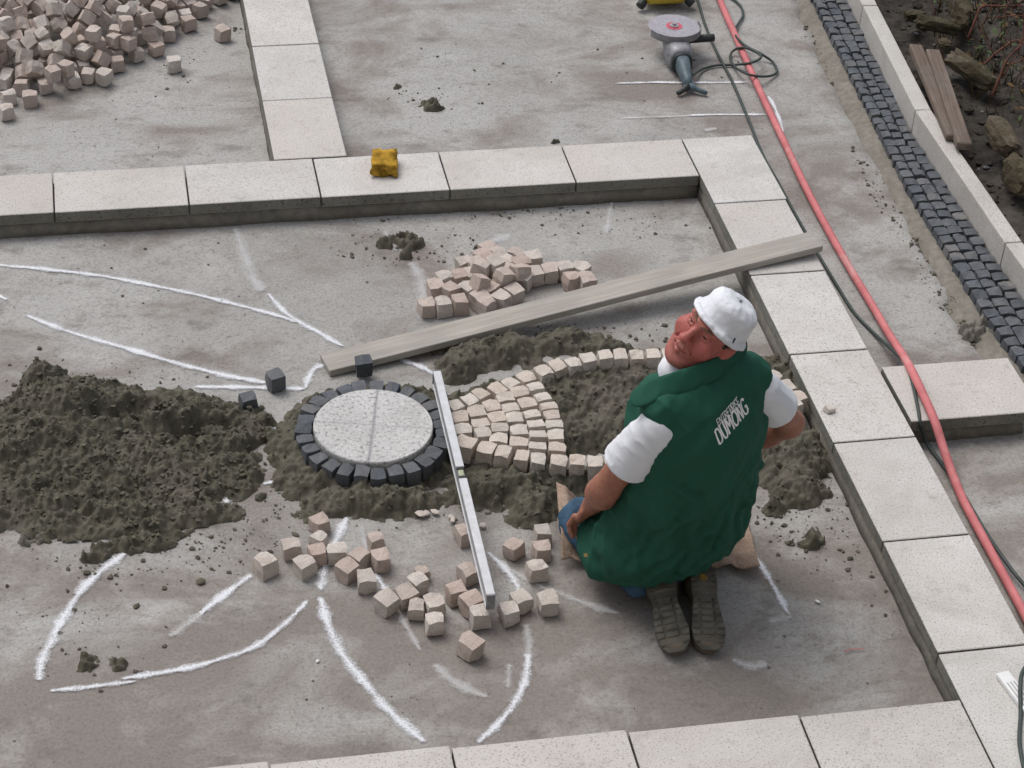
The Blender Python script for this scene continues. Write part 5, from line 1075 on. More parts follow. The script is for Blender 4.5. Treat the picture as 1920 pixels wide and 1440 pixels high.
# ------------------------------------------------------------------ the kneeling man
class Field:
    """signed distance field on a grid; shapes are blended into it and a quad surface is drawn out"""
    def __init__(self, lo, hi, h):
        self.lo, self.h = np.array(lo, float), h
        self.n = np.ceil((np.array(hi) - self.lo) / h).astype(int) + 1
        self.D = np.full(self.n, 1.0, np.float32)
        self.ax = [self.lo[i] + h * np.arange(self.n[i]) for i in range(3)]
    def sub(self, lo, hi):
        a = np.clip(np.floor((np.array(lo) - self.lo) / self.h).astype(int), 0, self.n - 1)
        b = np.clip(np.ceil((np.array(hi) - self.lo) / self.h).astype(int) + 1, 1, self.n)
        sl = tuple(slice(a[i], max(b[i], a[i] + 1)) for i in range(3))
        X = self.ax[0][sl[0]][:, None, None]; Y = self.ax[1][sl[1]][None, :, None]; Z = self.ax[2][sl[2]][None, None, :]
        return sl, X, Y, Z
    def blend(self, sl, d, k, op):
        D = self.D[sl]
        d = d.astype(np.float32)
        if op == 'u':
            if k > 0:
                h = np.maximum(k - np.abs(D - d), 0) / k
                self.D[sl] = np.minimum(D, d) - h * h * k * 0.25
            else:
                self.D[sl] = np.minimum(D, d)
        else:
            d = -d
            if k > 0:
                h = np.maximum(k - np.abs(D - d), 0) / k
                self.D[sl] = np.maximum(D, d) + h * h * k * 0.25
            else:
                self.D[sl] = np.maximum(D, d)
    def cone(self, a, b, ra, rb=None, k=0.02, op='u', flat=None):
        a, b = np.array(a, float), np.array(b, float)
        rb = ra if rb is None else rb
        m = max(ra, rb) + k + 0.03
        sl, X, Y, Z = self.sub(np.minimum(a, b) - m, np.maximum(a, b) + m)
        ba = b - a
        t = np.clip(((X - a[0]) * ba[0] + (Y - a[1]) * ba[1] + (Z - a[2]) * ba[2]) / max(1e-9, ba @ ba), 0, 1)
        d = np.sqrt((X - a[0] - t * ba[0]) ** 2 + (Y - a[1] - t * ba[1]) ** 2 + (Z - a[2] - t * ba[2]) ** 2) - (ra + (rb - ra) * t)
        self.blend(sl, d, k, op)
    def chain(self, pts, rad, k=0.015, op='u'):
        for i in range(len(pts) - 1):
            self.cone(pts[i], pts[i + 1], rad[i], rad[i + 1], k, op)
    def ell(self, c, r, R=None, k=0.02, op='u'):
        c, r = np.array(c, float), np.array(r, float)
        m = r.max() + k + 0.03
        sl, X, Y, Z = self.sub(c - m, c + m)
        p = [X - c[0], Y - c[1], Z - c[2]]
        if R is not None:
            p = [p[0] * R[0][i] + p[1] * R[1][i] + p[2] * R[2][i] for i in range(3)]   # columns of R are the axes
        k0 = np.sqrt((p[0] / r[0]) ** 2 + (p[1] / r[1]) ** 2 + (p[2] / r[2]) ** 2)
        k1 = np.sqrt((p[0] / r[0] ** 2) ** 2 + (p[1] / r[1] ** 2) ** 2 + (p[2] / r[2] ** 2) ** 2) + 1e-6
        self.blend(sl, k0 * (k0 - 1) / k1, k, op)
    def cut(self, point, normal, k=0.01):
        """remove everything on the side the normal points to"""
        n = np.array(normal, float); n /= np.linalg.norm(n)
        X = self.ax[0][:, None, None]; Y = self.ax[1][None, :, None]; Z = self.ax[2][None, None, :]
        d = -((X - point[0]) * n[0] + (Y - point[1]) * n[1] + (Z - point[2]) * n[2])
        self.blend((slice(None),) * 3, np.broadcast_to(d, self.D.shape), k, 's')
    def surface(self):
        D, h = self.D, self.h
        s = D < 0
        n = self.n
        c = np.zeros(tuple(n - 1), np.int8)
        for dx in (0, 1):
            for dy in (0, 1):
                for dz in (0, 1):
                    c += s[dx:n[0] - 1 + dx, dy:n[1] - 1 + dy, dz:n[2] - 1 + dz]
        act = np.argwhere((c > 0) & (c < 8))
        ids = np.full(tuple(n - 1), -1, np.int64)
        ids[tuple(act.T)] = np.arange(len(act))
        acc = np.zeros((len(act), 3)); cnt = np.zeros(len(act))
        for ax in range(3):
            o1, o2 = [i for i in range(3) if i != ax]
            for u in (0, 1):
                for v in (0, 1):
                    p = act.copy(); p[:, o1] += u; p[:, o2] += v
                    q = p.copy(); q[:, ax] += 1
                    a, b = D[tuple(p.T)].astype(float), D[tuple(q.T)].astype(float)
                    m = (a < 0) != (b < 0)
                    t = np.where(m, a / np.where(m, a - b, 1), 0)
                    e = p.astype(float); e[:, ax] += t
                    acc[m] += e[m]; cnt[m] += 1
        V = self.lo + h * acc / cnt[:, None]
        F = []
        for ax in range(3):
            o1, o2 = (ax + 1) % 3, (ax + 2) % 3
            A = [slice(None)] * 3; Bs = [slice(None)] * 3
            A[ax] = slice(0, n[ax] - 1); Bs[ax] = slice(1, n[ax])
            d = s[tuple(A)].astype(np.int8) - s[tuple(Bs)].astype(np.int8)
            e = np.argwhere(d != 0)
            e = e[(e[:, o1] > 0) & (e[:, o2] > 0) & (e[:, o1] < n[o1] - 1) & (e[:, o2] < n[o2] - 1)]
            sg = d[tuple(e.T)]
            def cid(u, v):
                q = e.copy(); q[:, o1] -= u; q[:, o2] -= v
                return ids[tuple(q.T)]
            quad = np.stack([cid(1, 1), cid(0, 1), cid(0, 0), cid(1, 0)], 1)
            quad[sg < 0] = quad[sg < 0][:, ::-1]
            F.append(quad)
        F = np.concatenate(F)
        F = F[(F >= 0).all(1)]
        return V, F

def np_mesh(name, V, F, mat, col=None):
    me = bpy.data.meshes.new(name)
    me.vertices.add(len(V)); me.vertices.foreach_set('co', V.astype(np.float32).ravel())
    me.loops.add(F.size); me.loops.foreach_set('vertex_index', F.astype(np.int32).ravel())
    me.polygons.add(len(F))
    me.polygons.foreach_set('loop_start', np.arange(0, F.size, 4, dtype=np.int32))
    me.polygons.foreach_set('use_smooth', np.ones(len(F), bool))
    me.update(calc_edges=True)
    me.validate()
    me.materials.append(mat)
    if col is not None:
        a = me.attributes.new('tone', 'FLOAT_COLOR', 'POINT')
        a.data.foreach_set('color', np.concatenate([col, np.ones((len(col), 1))], 1).astype(np.float32).ravel())
    return me

def relax(V, F, it=2, lam=0.5):
    n = len(V)
    a = F.ravel(); b = np.roll(F, -1, 1).ravel()
    I, J = np.concatenate([a, b]), np.concatenate([b, a])
    c = np.maximum(np.bincount(I, minlength=n), 1)
    for _ in range(it):
        S = np.stack([np.bincount(I, V[J, k], n) for k in range(3)], 1)
        V = V + lam * (S / c[:, None] - V)
    return V

def normals(V, F):
    p = V[F]
    fn = np.cross(p[:, 2] - p[:, 0], p[:, 3] - p[:, 1])
    n = np.stack([np.bincount(F.ravel(), np.repeat(fn[:, k], 4), len(V)) for k in range(3)], 1)
    return n / (np.linalg.norm(n, axis=1)[:, None] + 1e-12)

def cloth(name, col, rough=0.85, scale=320, fold=0.0, var=0.2):
    m = Nodes(name)
    w = m.noise(scale, 3, 0.6)
    c = m.mix(m.ramp(m.noise(7, 5, 0.6), [(0.3, 0.0), (0.7, 1.0)]), tuple(x * (1 - var) for x in col), tuple(min(1, x * (1 + var)) for x in col))
    m.bump(m.math('ADD', m.math('MULTIPLY', w, 0.3), m.noise(26, 5, 0.6)), 0.25 + fold, 0.006)
    return m.done(c, rough, 0, 0.2)

def skin_mat():
    m = Nodes('skin')
    at = m.n('ShaderNodeAttribute', attribute_name='tone')
    c = m.mix(m.ramp(m.noise(60, 5, 0.7), [(0.36, 0.5), (0.58, 0.0)]), at.outputs['Color'], (0.26, 0.080, 0.062))
    c = m.mix(m.ramp(m.noise(190, 4, 0.7), [(0.56, 0.0), (0.72, 0.35)]), c, (0.55, 0.30, 0.21))
    m.bump(m.math('ADD', m.noise(160, 4, 0.6), m.noise(45, 4, 0.6)), 0.35, 0.003)
    m.put(m.p, 'Subsurface Weight', 0.12)
    m.put(m.p, 'Subsurface Radius', (0.010, 0.004, 0.002))
    m.put(m.p, 'Subsurface Scale', 0.6)
    return m.done(c, 0.5, 0, 0.4)

M['skin'] = skin_mat()
M['vest'] = cloth('green_vest_cloth', (0.0185, 0.090, 0.060), 0.8, 300, 0.15, 0.06)
M['shirt'] = cloth('white_shirt_cloth', (0.74, 0.76, 0.80), 0.9, 320, 0.1, 0.06)
M['hat'] = cloth('white_hat_cloth', (0.74, 0.76, 0.80), 0.9, 260, 0.25, 0.12)
M['jeans'] = cloth('worn_jeans', (0.058, 0.115, 0.185), 0.9, 300, 0.2, 0.5)
M['boot'] = plain('dusty_boot_leather', (0.15, 0.125, 0.095), 0.85, 0, 0.2, 0.4, 25, 0.4)
M['sole'] = plain('worn_rubber_sole', (0.135, 0.125, 0.105), 0.9, 0, 0.2, 0.45, 22, 0.5)
M['mark_yellow'] = plain('yellow_sole_mark', (0.34, 0.22, 0.05), 0.8, 0, 0.2, 0.4, 60)
M['brass'] = plain('brass_button', (0.55, 0.42, 0.16), 0.35, 0.8, 0.5, 0.1)
M['hair'] = plain('dark_hair', (0.035, 0.028, 0.024), 0.8, 0, 0.2, 0.4, 90)

BO = np.array([-0.66, -2.55, 0.0]); BR = np.array([0.94, 0.342, 0.0]); BF = np.array([-0.342, 0.94, 0.0]); BU = np.array([0, 0, 1.0])
def B(r, f, z):
    return BO + BR * r + BF * f + BU * z
BROT = np.stack([BR, BF, BU], 1)

# head frame: looks back over his left shoulder, up to the viewer
CAMR = np.array(camera.matrix_world)[:3, :3]
HF = np.array((-0.728, -0.607, 0.319)); HF /= np.linalg.norm(HF)
HU = np.array((0.41, -0.02, 0.91)); HU -= HF * (HF @ HU); HU /= np.linalg.norm(HU)
HX = np.cross(HF, HU)                                   # to his right
HF = np.array((-0.782, -0.535, 0.32)); HU = np.array((0.47, -0.167, 0.867)); HX = np.cross(HF, HU)
HC = np.array((-0.654, -2.512, 0.975))
HS = 1.0
def Hd(x, y, z):
    return HC + HS * (HX * x + HF * y + HU * z)
HROT = np.stack([HX, HF, HU], 1)

# joints
SH_L, SH_R = B(-.19, -.02, .745), B(.19, -.03, .765)
EL_L, EL_R = B(-.256, .088, .46), B(.352, .02, .535)
WR_L, WR_R = B(-.205, .205, .30), B(.24, .20, .34)
HP_L, HP_R = B(-.10, .06, .25), B(.08, .06, .25)
KN_L, KN_R = np.array((-0.911, -2.284, 0.085)), B(.16, .38, .085)
AN_L, AN_R = B(-.120, .05, .055), B(-.03, .03, .055)
NECK0, NECK1 = B(.0, .02, .80), Hd(0, -.025, -.06)

# ---- body: head, neck, trunk, arms and hands in one surface
body = Field((-1.06, -2.86, 0.10), (-0.16, -2.02, 1.22), 0.0026)
body.cone(B(0, .06, .32), B(0, .02, .66), .11, .11, .05)
body.cone(SH_L, SH_R, .036, .036, .04)
body.cone(NECK0, NECK1 * .6 + NECK0 * .4, .064, .060, .04)
for (s, e, w) in ((SH_L, EL_L, WR_L), (SH_R, EL_R, WR_R)):
    mid = s * .5 + e * .5
    out = (s - B(0, 0, .75)); out /= np.linalg.norm(out)
    body.chain([s - out * .02 - BU * .02, mid, e], [.030, .044, .043], .02)
    fm = e * .68 + w * .32
    body.chain([e, fm, w], [.043, .046, .030], .02)
# hands: palm, four fingers and a thumb, laid on the thighs
def hand(w, fw, side, up):
    """w wrist, fw finger direction, side towards the thumb, up back of the hand"""
    fw, side, up = [np.array(q) / np.linalg.norm(q) for q in (fw, side, up)]
    pc_ = w + fw * .055
    R = np.stack([side, fw, up], 1)
    body.ell(pc_, (.042, .055, .018), R, .015)
    body.cone(w, w + fw * .03, .030, .026, .015)
    for i, (off, ln, sp) in enumerate(((.030, .078, .10), (.010, .086, .03), (-.011, .080, -.04), (-.030, .062, -.12))):
        d = fw + side * sp; d = d / np.linalg.norm(d)
        a = w + fw * .092 + side * off + up * .003
        b = a + d * ln * .45 - up * ln * .10
        c = b + d * ln * .30 - up * ln * .28
        e_ = c + d * ln * .14 - up * ln * .26
        body.chain([a - fw * .015, b, c, e_], [.0100, .0093, .0086, .0075], .004)
    a = w + fw * .025 + side * .032
    b = a + fw * .032 + side * .026 - up * .006
    c = b + fw * .030 + side * .006 - up * .010
    body.chain([a, b, c], [.0135, .0112, .0090], .008)
hand(WR_L, BF * .45 - BR * .12 - BU * .85, BR * .95 + BU * .05, BF * .75 - BR * .25 + BU * .35)
hand(WR_R, BF * .70 - BR * .35 - BU * .6, -BR * .9, BF * .5 + BU * .7)

head = Field(HC - .175, HC + .165, 0.0017)
head.cone(NECK0 * .75 + NECK1 * .25, NECK1, .062, .060, .04)
def hell(c, r, k=.02, op='u', R=None):
    head.ell(Hd(*c), np.array(r) * HS, HROT if R is None else HROT @ R, k, op)
def hcone(a, b, ra, rb, k=.01, op='u'):
    head.cone(Hd(*a), Hd(*b), ra * HS, rb * HS, k, op)
hell((0, -.012, .036), (.073, .092, .074), .02)
hell((0, .028, -.032), (.066, .066, .082), .035)
for s in (-1, 1):
    hcone((s * .056, -.005, -.055), (s * .026, .064, -.098), .022, .020, .03)      # jaw
    hell((s * .043, .062, -.022), (.030, .025, .030), .02)                         # cheek
    hcone((s * .010, .088, .040), (s * .046, .072, .040), .0105, .0095, .016)      # brow
    hell((s * .031, .102, .018), (.0165, .020, .0105), .012, 's')                  # eye socket
    for up_, zz, r_ in ((1, .0250, .0042), (0, .0103, .0038)):                         # lids
        hcone((s * .0155, .0795, .0165), (s * .024, .0830, zz - .001 * up_), .0034, r_, .004)
        hcone((s * .024, .0830, zz - .001 * up_), (s * .036, .0805, zz), r_, r_, .004)
        hcone((s * .036, .0805, zz), (s * .0475, .0715, .0165), r_, .0032, .004)
hell((0, .074, -.108), (.024, .020, .019), .025)                                   # chin
hcone((0, .088, .030), (0, .113, -.012), .0085, .0115, .010)                       # nose bridge
hell((0, .114, -.018), (.0145, .0135, .0115), .008)
for s in (-1, 1):
    hell((s * .014, .103, -.022), (.0095, .0120, .0090), .006)
    hell((s * .0065, .110, -.031), (.0038, .0055, .0040), .003, 's')
hell((0, .080, -.055), (.034, .015, .024), .018)                                   # mouth region
for s in (-1, 1):
    hcone((s * .026, .0845, -.0545), (s * .010, .0960, -.0515), .0040, .0062, .004)
    hcone((s * .010, .0960, -.0515), (0, .0970, -.0530), .0062, .0058, .004)
    hcone((s * .024, .0840, -.0620), (0, .0945, -.0685), .0048, .0082, .004)
    hcone((s * .0295, .0850, -.0560), (s * .012, .0985, -.0600), .0024, .0032, .003, 's')
    hcone((s * .012, .0985, -.0600), (0, .1000, -.0605), .0032, .0032, .003, 's')
    hcone((s * .020, .098, -.026), (s * .036, .082, -.050), .0030, .0022, .008, 's')    # cheek fold
for s in (-1, 1):                                                                  # ears
    a = s * 0.35
    Rz = np.array(((math.cos(a), -math.sin(a), 0), (math.sin(a), math.cos(a), 0), (0, 0, 1)))
    hell((s * .078, -.012, -.004), (.009, .021, .034), .006, 'u', Rz)
    hell((s * .086, -.006, .002), (.007, .011, .020), .004, 's', Rz)
    hell((s * .074, -.004, -.032), (.009, .012, .012), .006)
V, F = body.surface()
V = relax(V, F, 2, .45)
V2, F2 = head.surface()
V2 = relax(V2, F2, 1, .4)
V, F = np.concatenate([V, V2]), np.concatenate([F, F2 + len(V)])
del body, head

# skin tones: ruddy face, tanned arms, greyish stubble
loc = (V - HC) @ HROT / HS
hx, hy, hz = loc[:, 0], loc[:, 1], loc[:, 2]
col = np.tile(np.array((0.35, 0.155, 0.100)), (len(V), 1))
isface = (np.abs(hx) < .11) & (hz > -.16) & (hy > -.14) & (hz < .2)
def dab(cx, cy, cz, r, c, amt):
    global col
    g = np.exp(-(((hx - cx) ** 2 + (hy - cy) ** 2 + (hz - cz) ** 2) / r ** 2)) * isface * amt
    col = col * (1 - g[:, None]) + np.array(c) * g[:, None]
col[isface] = (0.45, 0.140, 0.115)
for s in (-1, 1):
    dab(s * .048, .062, -.020, .032, (0.46, 0.098, 0.098), .85)
    dab(s * .032, .080, .020, .014, (0.30, 0.12, 0.09), .45)
    dab(s * .080, -.01, -.01, .03, (0.46, 0.13, 0.10), .6)
    dab(s * .056, .02, -.075, .032, (0.33, 0.17, 0.13), .55)
dab(0, .112, -.018, .022, (0.48, 0.10, 0.095), .85)
dab(0, .085, .075, .045, (0.48, 0.205, 0.150), .7)
dab(0, .080, -.100, .034, (0.36, 0.185, 0.150), .5)
dab(0, .098, -.041, .014, (0.27, 0.145, 0.115), .75)
for q_ in (-.022, -.011, 0, .011, .022):
    dab(q_, .098 - abs(q_) * .55, -.0600 + abs(q_) * .12, .0062, (0.13, 0.04, 0.038), .85)
    dab(q_, .094, -.068, .0065, (0.44, 0.13, 0.125), .5)
hairm = isface & (np.abs(hx) > .055) & (hy < .028) & (hy > -.12) & (hz > .008) | (isface & (hy < -.06) & (hz > -.05))
col[hairm & (np.abs(hx) < .079)] = (0.05, 0.040, 0.034)
person = obj('person', np_mesh('person', V, F, M['skin'], col))
tag(person, 'kneeling man in a green vest and white cap looking back over his shoulder', 'person')

def eye_mat():
    m = Nodes('eyeball')
    sx = m.n('ShaderNodeSeparateXYZ', {0: m.v})
    rr = m.math('SQRT', m.math('ADD', m.math('POWER', sx.outputs[0], 2.0), m.math('POWER', sx.outputs[2], 2.0)))
    front = m.math('GREATER_THAN', sx.outputs[1], 0.0)
    c = m.mix(m.math('MULTIPLY', m.math('LESS_THAN', rr, 0.0080), front), (0.36, 0.30, 0.27), (0.035, 0.027, 0.022))  # white darkened and iris widened: shade of the eye slits put into the colour
    c = m.mix(m.math('MULTIPLY', m.math('LESS_THAN', rr, 0.0032), front), c, (0.005, 0.005, 0.005))
    return m.done(c, 0.15, 0, 0.5)
EM = eye_mat()
bm = bmesh.new(); bmesh.ops.create_uvsphere(bm, u_segments=20, v_segments=14, radius=0.0135 * HS)
eme = from_bm('eye', bm, EM, True)
look = np.array(camera.location) - HC
for s in (-1, 1):
    p = Hd(s * .0305, .0685, .0172)
    yv = Vector(look / np.linalg.norm(look)) * .5 + Vector(HF) * .5
    yv.normalize(); xv = yv.cross(Vector(HU)).normalized(); zv = xv.cross(yv)
    obj('eye', eme, person, p, Matrix((xv, yv, zv)).transposed().to_euler())
    f_ = Field(Hd(s * .03, .085, .045) - .05, Hd(s * .03, .085, .045) + .05, 0.0016)
    f_.chain([Hd(s * .011, .0965, .0400), Hd(s * .028, .0905, .0455), Hd(s * .050, .0755, .0415)], [.0034, .0042, .0028], .002)
    V, F = f_.surface()
    obj('eyebrow', np_mesh('eyebrow', V, F, plain('brow_hair', (0.16, 0.085, 0.06), 0.8)), person)
hf = Field(Hd(0, 0, 0) - .2, Hd(0, 0, 0) + .2, 0.0028)
for s in (-1, 1):
    hf.ell(Hd(s * .065, .014, .022), np.array((.0095, .013, .024)) * HS, HROT, .008)
    hf.ell(Hd(s * .062, -.045, -.015), np.array((.016, .028, .030)) * HS, HROT, .012)
hf.ell(Hd(0, -.082, -.005), np.array((.055, .022, .045)) * HS, HROT, .02)
V, F = hf.surface()
V += (0.0018 * vnoise(V[:, 0] * 300, V[:, 1] * 300, V[:, 2] * 300, 4))[:, None] * np.array((1, 1, 1)) / 1.7
obj('hair', np_mesh('hair', V, F, M['hair']), person)

# ---- cap
cap = Field(Hd(0, 0, .08) - .22, Hd(0, 0, .08) + .22, 0.003)
for yy in (-.036, -.012, .012):
    cap.cone(Hd(0, yy, .022), Hd(0, -.020 + (yy + .012) * .8, .080), .0815 * HS, .070 * HS, .02)
cap.cut(Hd(0, 0, .126), HU * .97 - HF * .24, .03)
for k in range(30):
    a0, a1 = 2 * math.pi * k / 30, 2 * math.pi * (k + 1) / 30
    q0, q1 = [Hd(.0875 * math.cos(a), -.012 + .1085 * math.sin(a), .058 - .344 * .085 + .344 * (-.012 + .1085 * math.sin(a))) for a in (a0, a1)]
    cap.cone(q0, q1, .0050 * HS, .0050 * HS, .016)
rimp = Hd(0, .085, .052); rimn = -(HU * .93 + HF * -.32)
cap.cut(rimp, rimn, .004)
V, F = cap.surface()
V = relax(V, F, 1, .4)
V = V - normals(V, F) * (0.0048 * (np.abs(fbm(V[:, 0] * 17, V[:, 1] * 17, V[:, 2] * 17, 3, 51)) - .3))[:, None]
cp = obj('cap', np_mesh('cap', V, F, M['hat']), person, label='white cotton cap without a brim')
bvh_cap = BVHTree.FromPolygons([Vector(v) for v in V], [tuple(q) for q in F])
def decal(name, centre, direction, w, h, rot, mat, bvh, parent, lift=0.0015):
    d = Vector(direction).normalized()
    a = d.cross(Vector((0, 0, 1))).normalized(); b = a.cross(d).normalized()
    a, b = a * math.cos(rot) + b * math.sin(rot), b * math.cos(rot) - a * math.sin(rot)
    vs, fs = [], []
    for i in range(5):
        for j in range(5):
            u, v_ = (i / 4 - .5) * w, (j / 4 - .5) * h
            o_ = Vector(centre) + a * u + b * v_ - d * 0.5
            hit = bvh.ray_cast(o_, d)
            vs.append((hit[0] if hit[0] is not None else Vector(centre)) - d * lift)
    for i in range(4):
        for j in range(4):
            fs.append((i * 5 + j, (i + 1) * 5 + j, (i + 1) * 5 + j + 1, i * 5 + j + 1))
    return obj(name, mesh_data(name, vs, fs, mat, True), parent)
vd = -CAMR[:, 2]
decal('stitched_mark', (-0.61, -2.576, 0.98), vd, .005, .016, -.5, M['ink'], bvh_cap, cp)
decal('eyelet', (-0.565, -2.449, 1.02), vd, .010, .007, .4, plain('grey_spot', (0.22, 0.23, 0.24)), bvh_cap, cp)

# ---- white shirt: hollow sleeves, neck
shirt = Field((-1.06, -2.86, 0.40), (-0.16, -2.1, 1.0), 0.004)
for (s, e, t, r1) in ((SH_L, EL_L, .58, .074), (SH_R, EL_R, .52, .066)):
    out = (s - B(0, 0, .75)); out /= np.linalg.norm(out)
    end = s + (e - s) * t
    tip = s + (e - s) * (t + .35)
    shirt.cone(s - out * .015 - BU * .01, tip, .060, r1 + .006, .02)
    ax_ = (e - s) / np.linalg.norm(e - s)
    shirt.cone(s - out * .010 + (e - s) * .36, tip + ax_ * .05, r1 - .022, r1 - .0065, .004, 's')
    # cut the mouth of the sleeve square to the arm
    sl, X, Y, Z = shirt.sub(tip - .16, tip + .16)
    d = (X - end[0]) * ax_[0] + (Y - end[1]) * ax_[1] + (Z - end[2]) * ax_[2]
    shirt.blend(sl, -d + 0 * (X + Y + Z), .004, 's')
shirt.cone(B(-.13, .02, .77), B(.13, .02, .78), .045, .045, .03)
shirt.ell(B(-.03, .060, .835), (.085, .075, .060), BROT, .03)
V, F = shirt.surface()
V = relax(V, F, 2, .4)
V = V - normals(V, F) * (0.0065 * (np.abs(fbm((V[:, 0] + V[:, 2]) * 16, V[:, 1] * 16, (V[:, 2] - V[:, 0]) * 5, 2, 71)) - .4))[:, None]
obj('t_shirt', np_mesh('t_shirt', V, F, M['shirt']), person)

# ---- green vest
vest = Field((-1.12, -2.95, 0.03), (-0.18, -2.0, 1.02), 0.0042)
vest.ell(B(0, -.005, .655), (.208, .136, .180), BROT, .03)
vest.cone(B(-.150, -.01, .785), B(.148, -.005, .800), .068, .068, .06)
vest.cone(B(-.06, .0, .815), B(.065, .005, .83), .050, .050, .07)
vest.ell(B(0, .02, .50), (.222, .152, .20), BROT, .05)
vest.ell(B(.000, .05, .34), (.232, .155, .20), BROT, .06)
vest.ell(B(.004, .060, .22), (.236, .156, .14), BROT, .06)
vest.cone(B(-.12, .10, .24), B(-.165, .200, .15), .105, .075, .06)
vest.cone(B(.12, .10, .24), B(.18, .22, .15), .115, .090, .06)
vest.cone(B(-.14, .06, .20), B(-.185, .12, .12), .10, .072, .06)
vest.ell(B(-.09, .10, .66), (.10, .07, .15), BROT, .05)
vest.cut(BO + BU * .138, BR * .108 - BF * .209 - BU, .006)
# armholes
for (s, e) in ((SH_L, EL_L), (SH_R, EL_R)):
    ax_ = (e - s) / np.linalg.norm(e - s)
    side = (s - B(0, 0, .75)); side /= np.linalg.norm(side)
    d_ = ax_ * .55 + side * .85; d_ /= np.linalg.norm(d_)
    vest.cone(s + d_ * .105 - BU * .035, s + d_ * .28 - BU * .055, .072, .115, .010, 's')
V, F = vest.surface()
V = relax(V, F, 2, .4)
X, Y, Z = V[:, 0], V[:, 1], V[:, 2]
r_ = (X - BO[0]) * BR[0] + (Y - BO[1]) * BR[1]; f_ = (X - BO[0]) * BF[0] + (Y - BO[1]) * BF[1]
def ridge(a, b, seed, k):
    n_ = vnoise(a, b, 0.0, seed) * .7 + vnoise(a * 1.9, b * 1.6, 3.0, seed + 1) * .35
    return n_ * k
low = np.clip((.66 - Z) / .35, 0, 1)
def pleat(a, b, seed):
    n_ = vnoise(a, b, 0.0, seed) + .4 * vnoise(a * 2.1, b * 1.7, 3.0, seed + 1)
    return np.abs(n_) ** 0.8 - .45
ang = np.arctan2(r_, -(f_ - .05))
hem = np.clip((Z - .12) / .25, .35, 1)
fold = .027 * pleat(ang * 2.6 + Z * 1.6, Z * 1.6, 5) * (low * .95 + .12) * hem
an1 = 0.85
fold = fold + .024 * pleat((r_ * math.cos(an1) - Z * math.sin(an1)) * 11 + f_ * 3, (r_ * math.sin(an1) + Z * math.cos(an1)) * 3.0, 9) * (low * .5 + .4) * hem
an2 = -0.6
fold = fold + .014 * pleat((r_ * math.cos(an2) - Z * math.sin(an2)) * 17, (r_ * math.sin(an2) + Z * math.cos(an2)) * 4.0, 23) * (low * .4 + .4)
fold = fold + .004 * vnoise(r_ * 34, f_ * 34, Z * 24, 15)
for (r0, z0, r1, z1, dp, wd) in ((-.20, .16, .02, .46, .011, .013), (-.22, .24, -.06, .56, .009, .012), (-.15, .12, .10, .34, .010, .012), (.11, .14, .12, .52, .010, .014), (.0, .14, .04, .44, .009, .012),
        (.19, .18, .17, .56, .009, .012), (-.18, .60, -.05, .50, .009, .011), (.18, .62, .06, .52, .009, .011), (-.10, .14, -.06, .36, .010, .012), (.06, .60, -.02, .34, .007, .012), (-.23, .20, -.20, .36, .009, .010)):
    L2 = (r1 - r0) ** 2 + (z1 - z0) ** 2
    t = np.clip(((r_ - r0) * (r1 - r0) + (Z - z0) * (z1 - z0)) / L2, 0, 1)
    wob = .012 * vnoise(t * 5 + r0 * 50, 0.5, 0.0, 33)
    sd2 = ((r_ - r0) * (z1 - z0) - (Z - z0) * (r1 - r0)) / math.sqrt(L2) + wob
    dd = np.hypot(r_ - r0 - t * (r1 - r0), Z - z0 - t * (z1 - z0))
    env = np.sin(np.pi * np.clip(t * .9 + .05, 0, 1)) * (dd < wd * 5) * (f_ < .08)
    fold = fold + env * dp * (np.exp(-(sd2 / wd) ** 2) - .8 * np.exp(-((sd2 - wd * 1.7) / wd) ** 2))
V = V - normals(V, F) * fold[:, None]
vs_o = obj('vest', np_mesh('vest', V, F, M['vest']), person, label='dark green sleeveless work vest with white lettering on the back')
bvh_v = BVHTree.FromPolygons([Vector(v) for v in V], [tuple(q) for q in F])
col_f = Field((-1.0, -2.85, 0.66), (-0.3, -2.2, 1.02), 0.0032)
CP = [np.array(q) for q in [(-0.87, -2.592, 0.82), (-0.833, -2.602, 0.845), (-0.779, -2.606, 0.865), (-0.723, -2.607, 0.885), (-0.657, -2.588, 0.895), (-0.595, -2.546, 0.9), (-0.547, -2.493, 0.895)]]
for i in range(len(CP) - 1):
    for t in np.linspace(0, 1, 9)[:-1]:
        c = CP[i] * (1 - t) + CP[i + 1] * t
        tang = CP[min(i + 1, len(CP) - 1)] - CP[max(i - 1, 0)] if i > 0 else CP[1] - CP[0]
        tang = tang / np.linalg.norm(tang)
        upv = np.array((0, 0, 1.0)) * .8 + (B(0, .02, c[2]) - c) * np.array((1, 1, 0)) / .12 * .55
        upv -= tang * (tang @ upv); upv /= np.linalg.norm(upv)
        nn = np.cross(tang, upv)
        col_f.ell(c, (.030, .0055, .0310), np.stack([tang, nn, upv], 1), .006)
V, F = col_f.surface()
V = relax(V, F, 2, .4)
obj('collar', np_mesh('collar', V, F, M['vest']), vs_o)
decal('button', (-0.944, -2.454, 0.12), vd, .011, .011, .2, M['brass'], bvh_v, vs_o, .003)

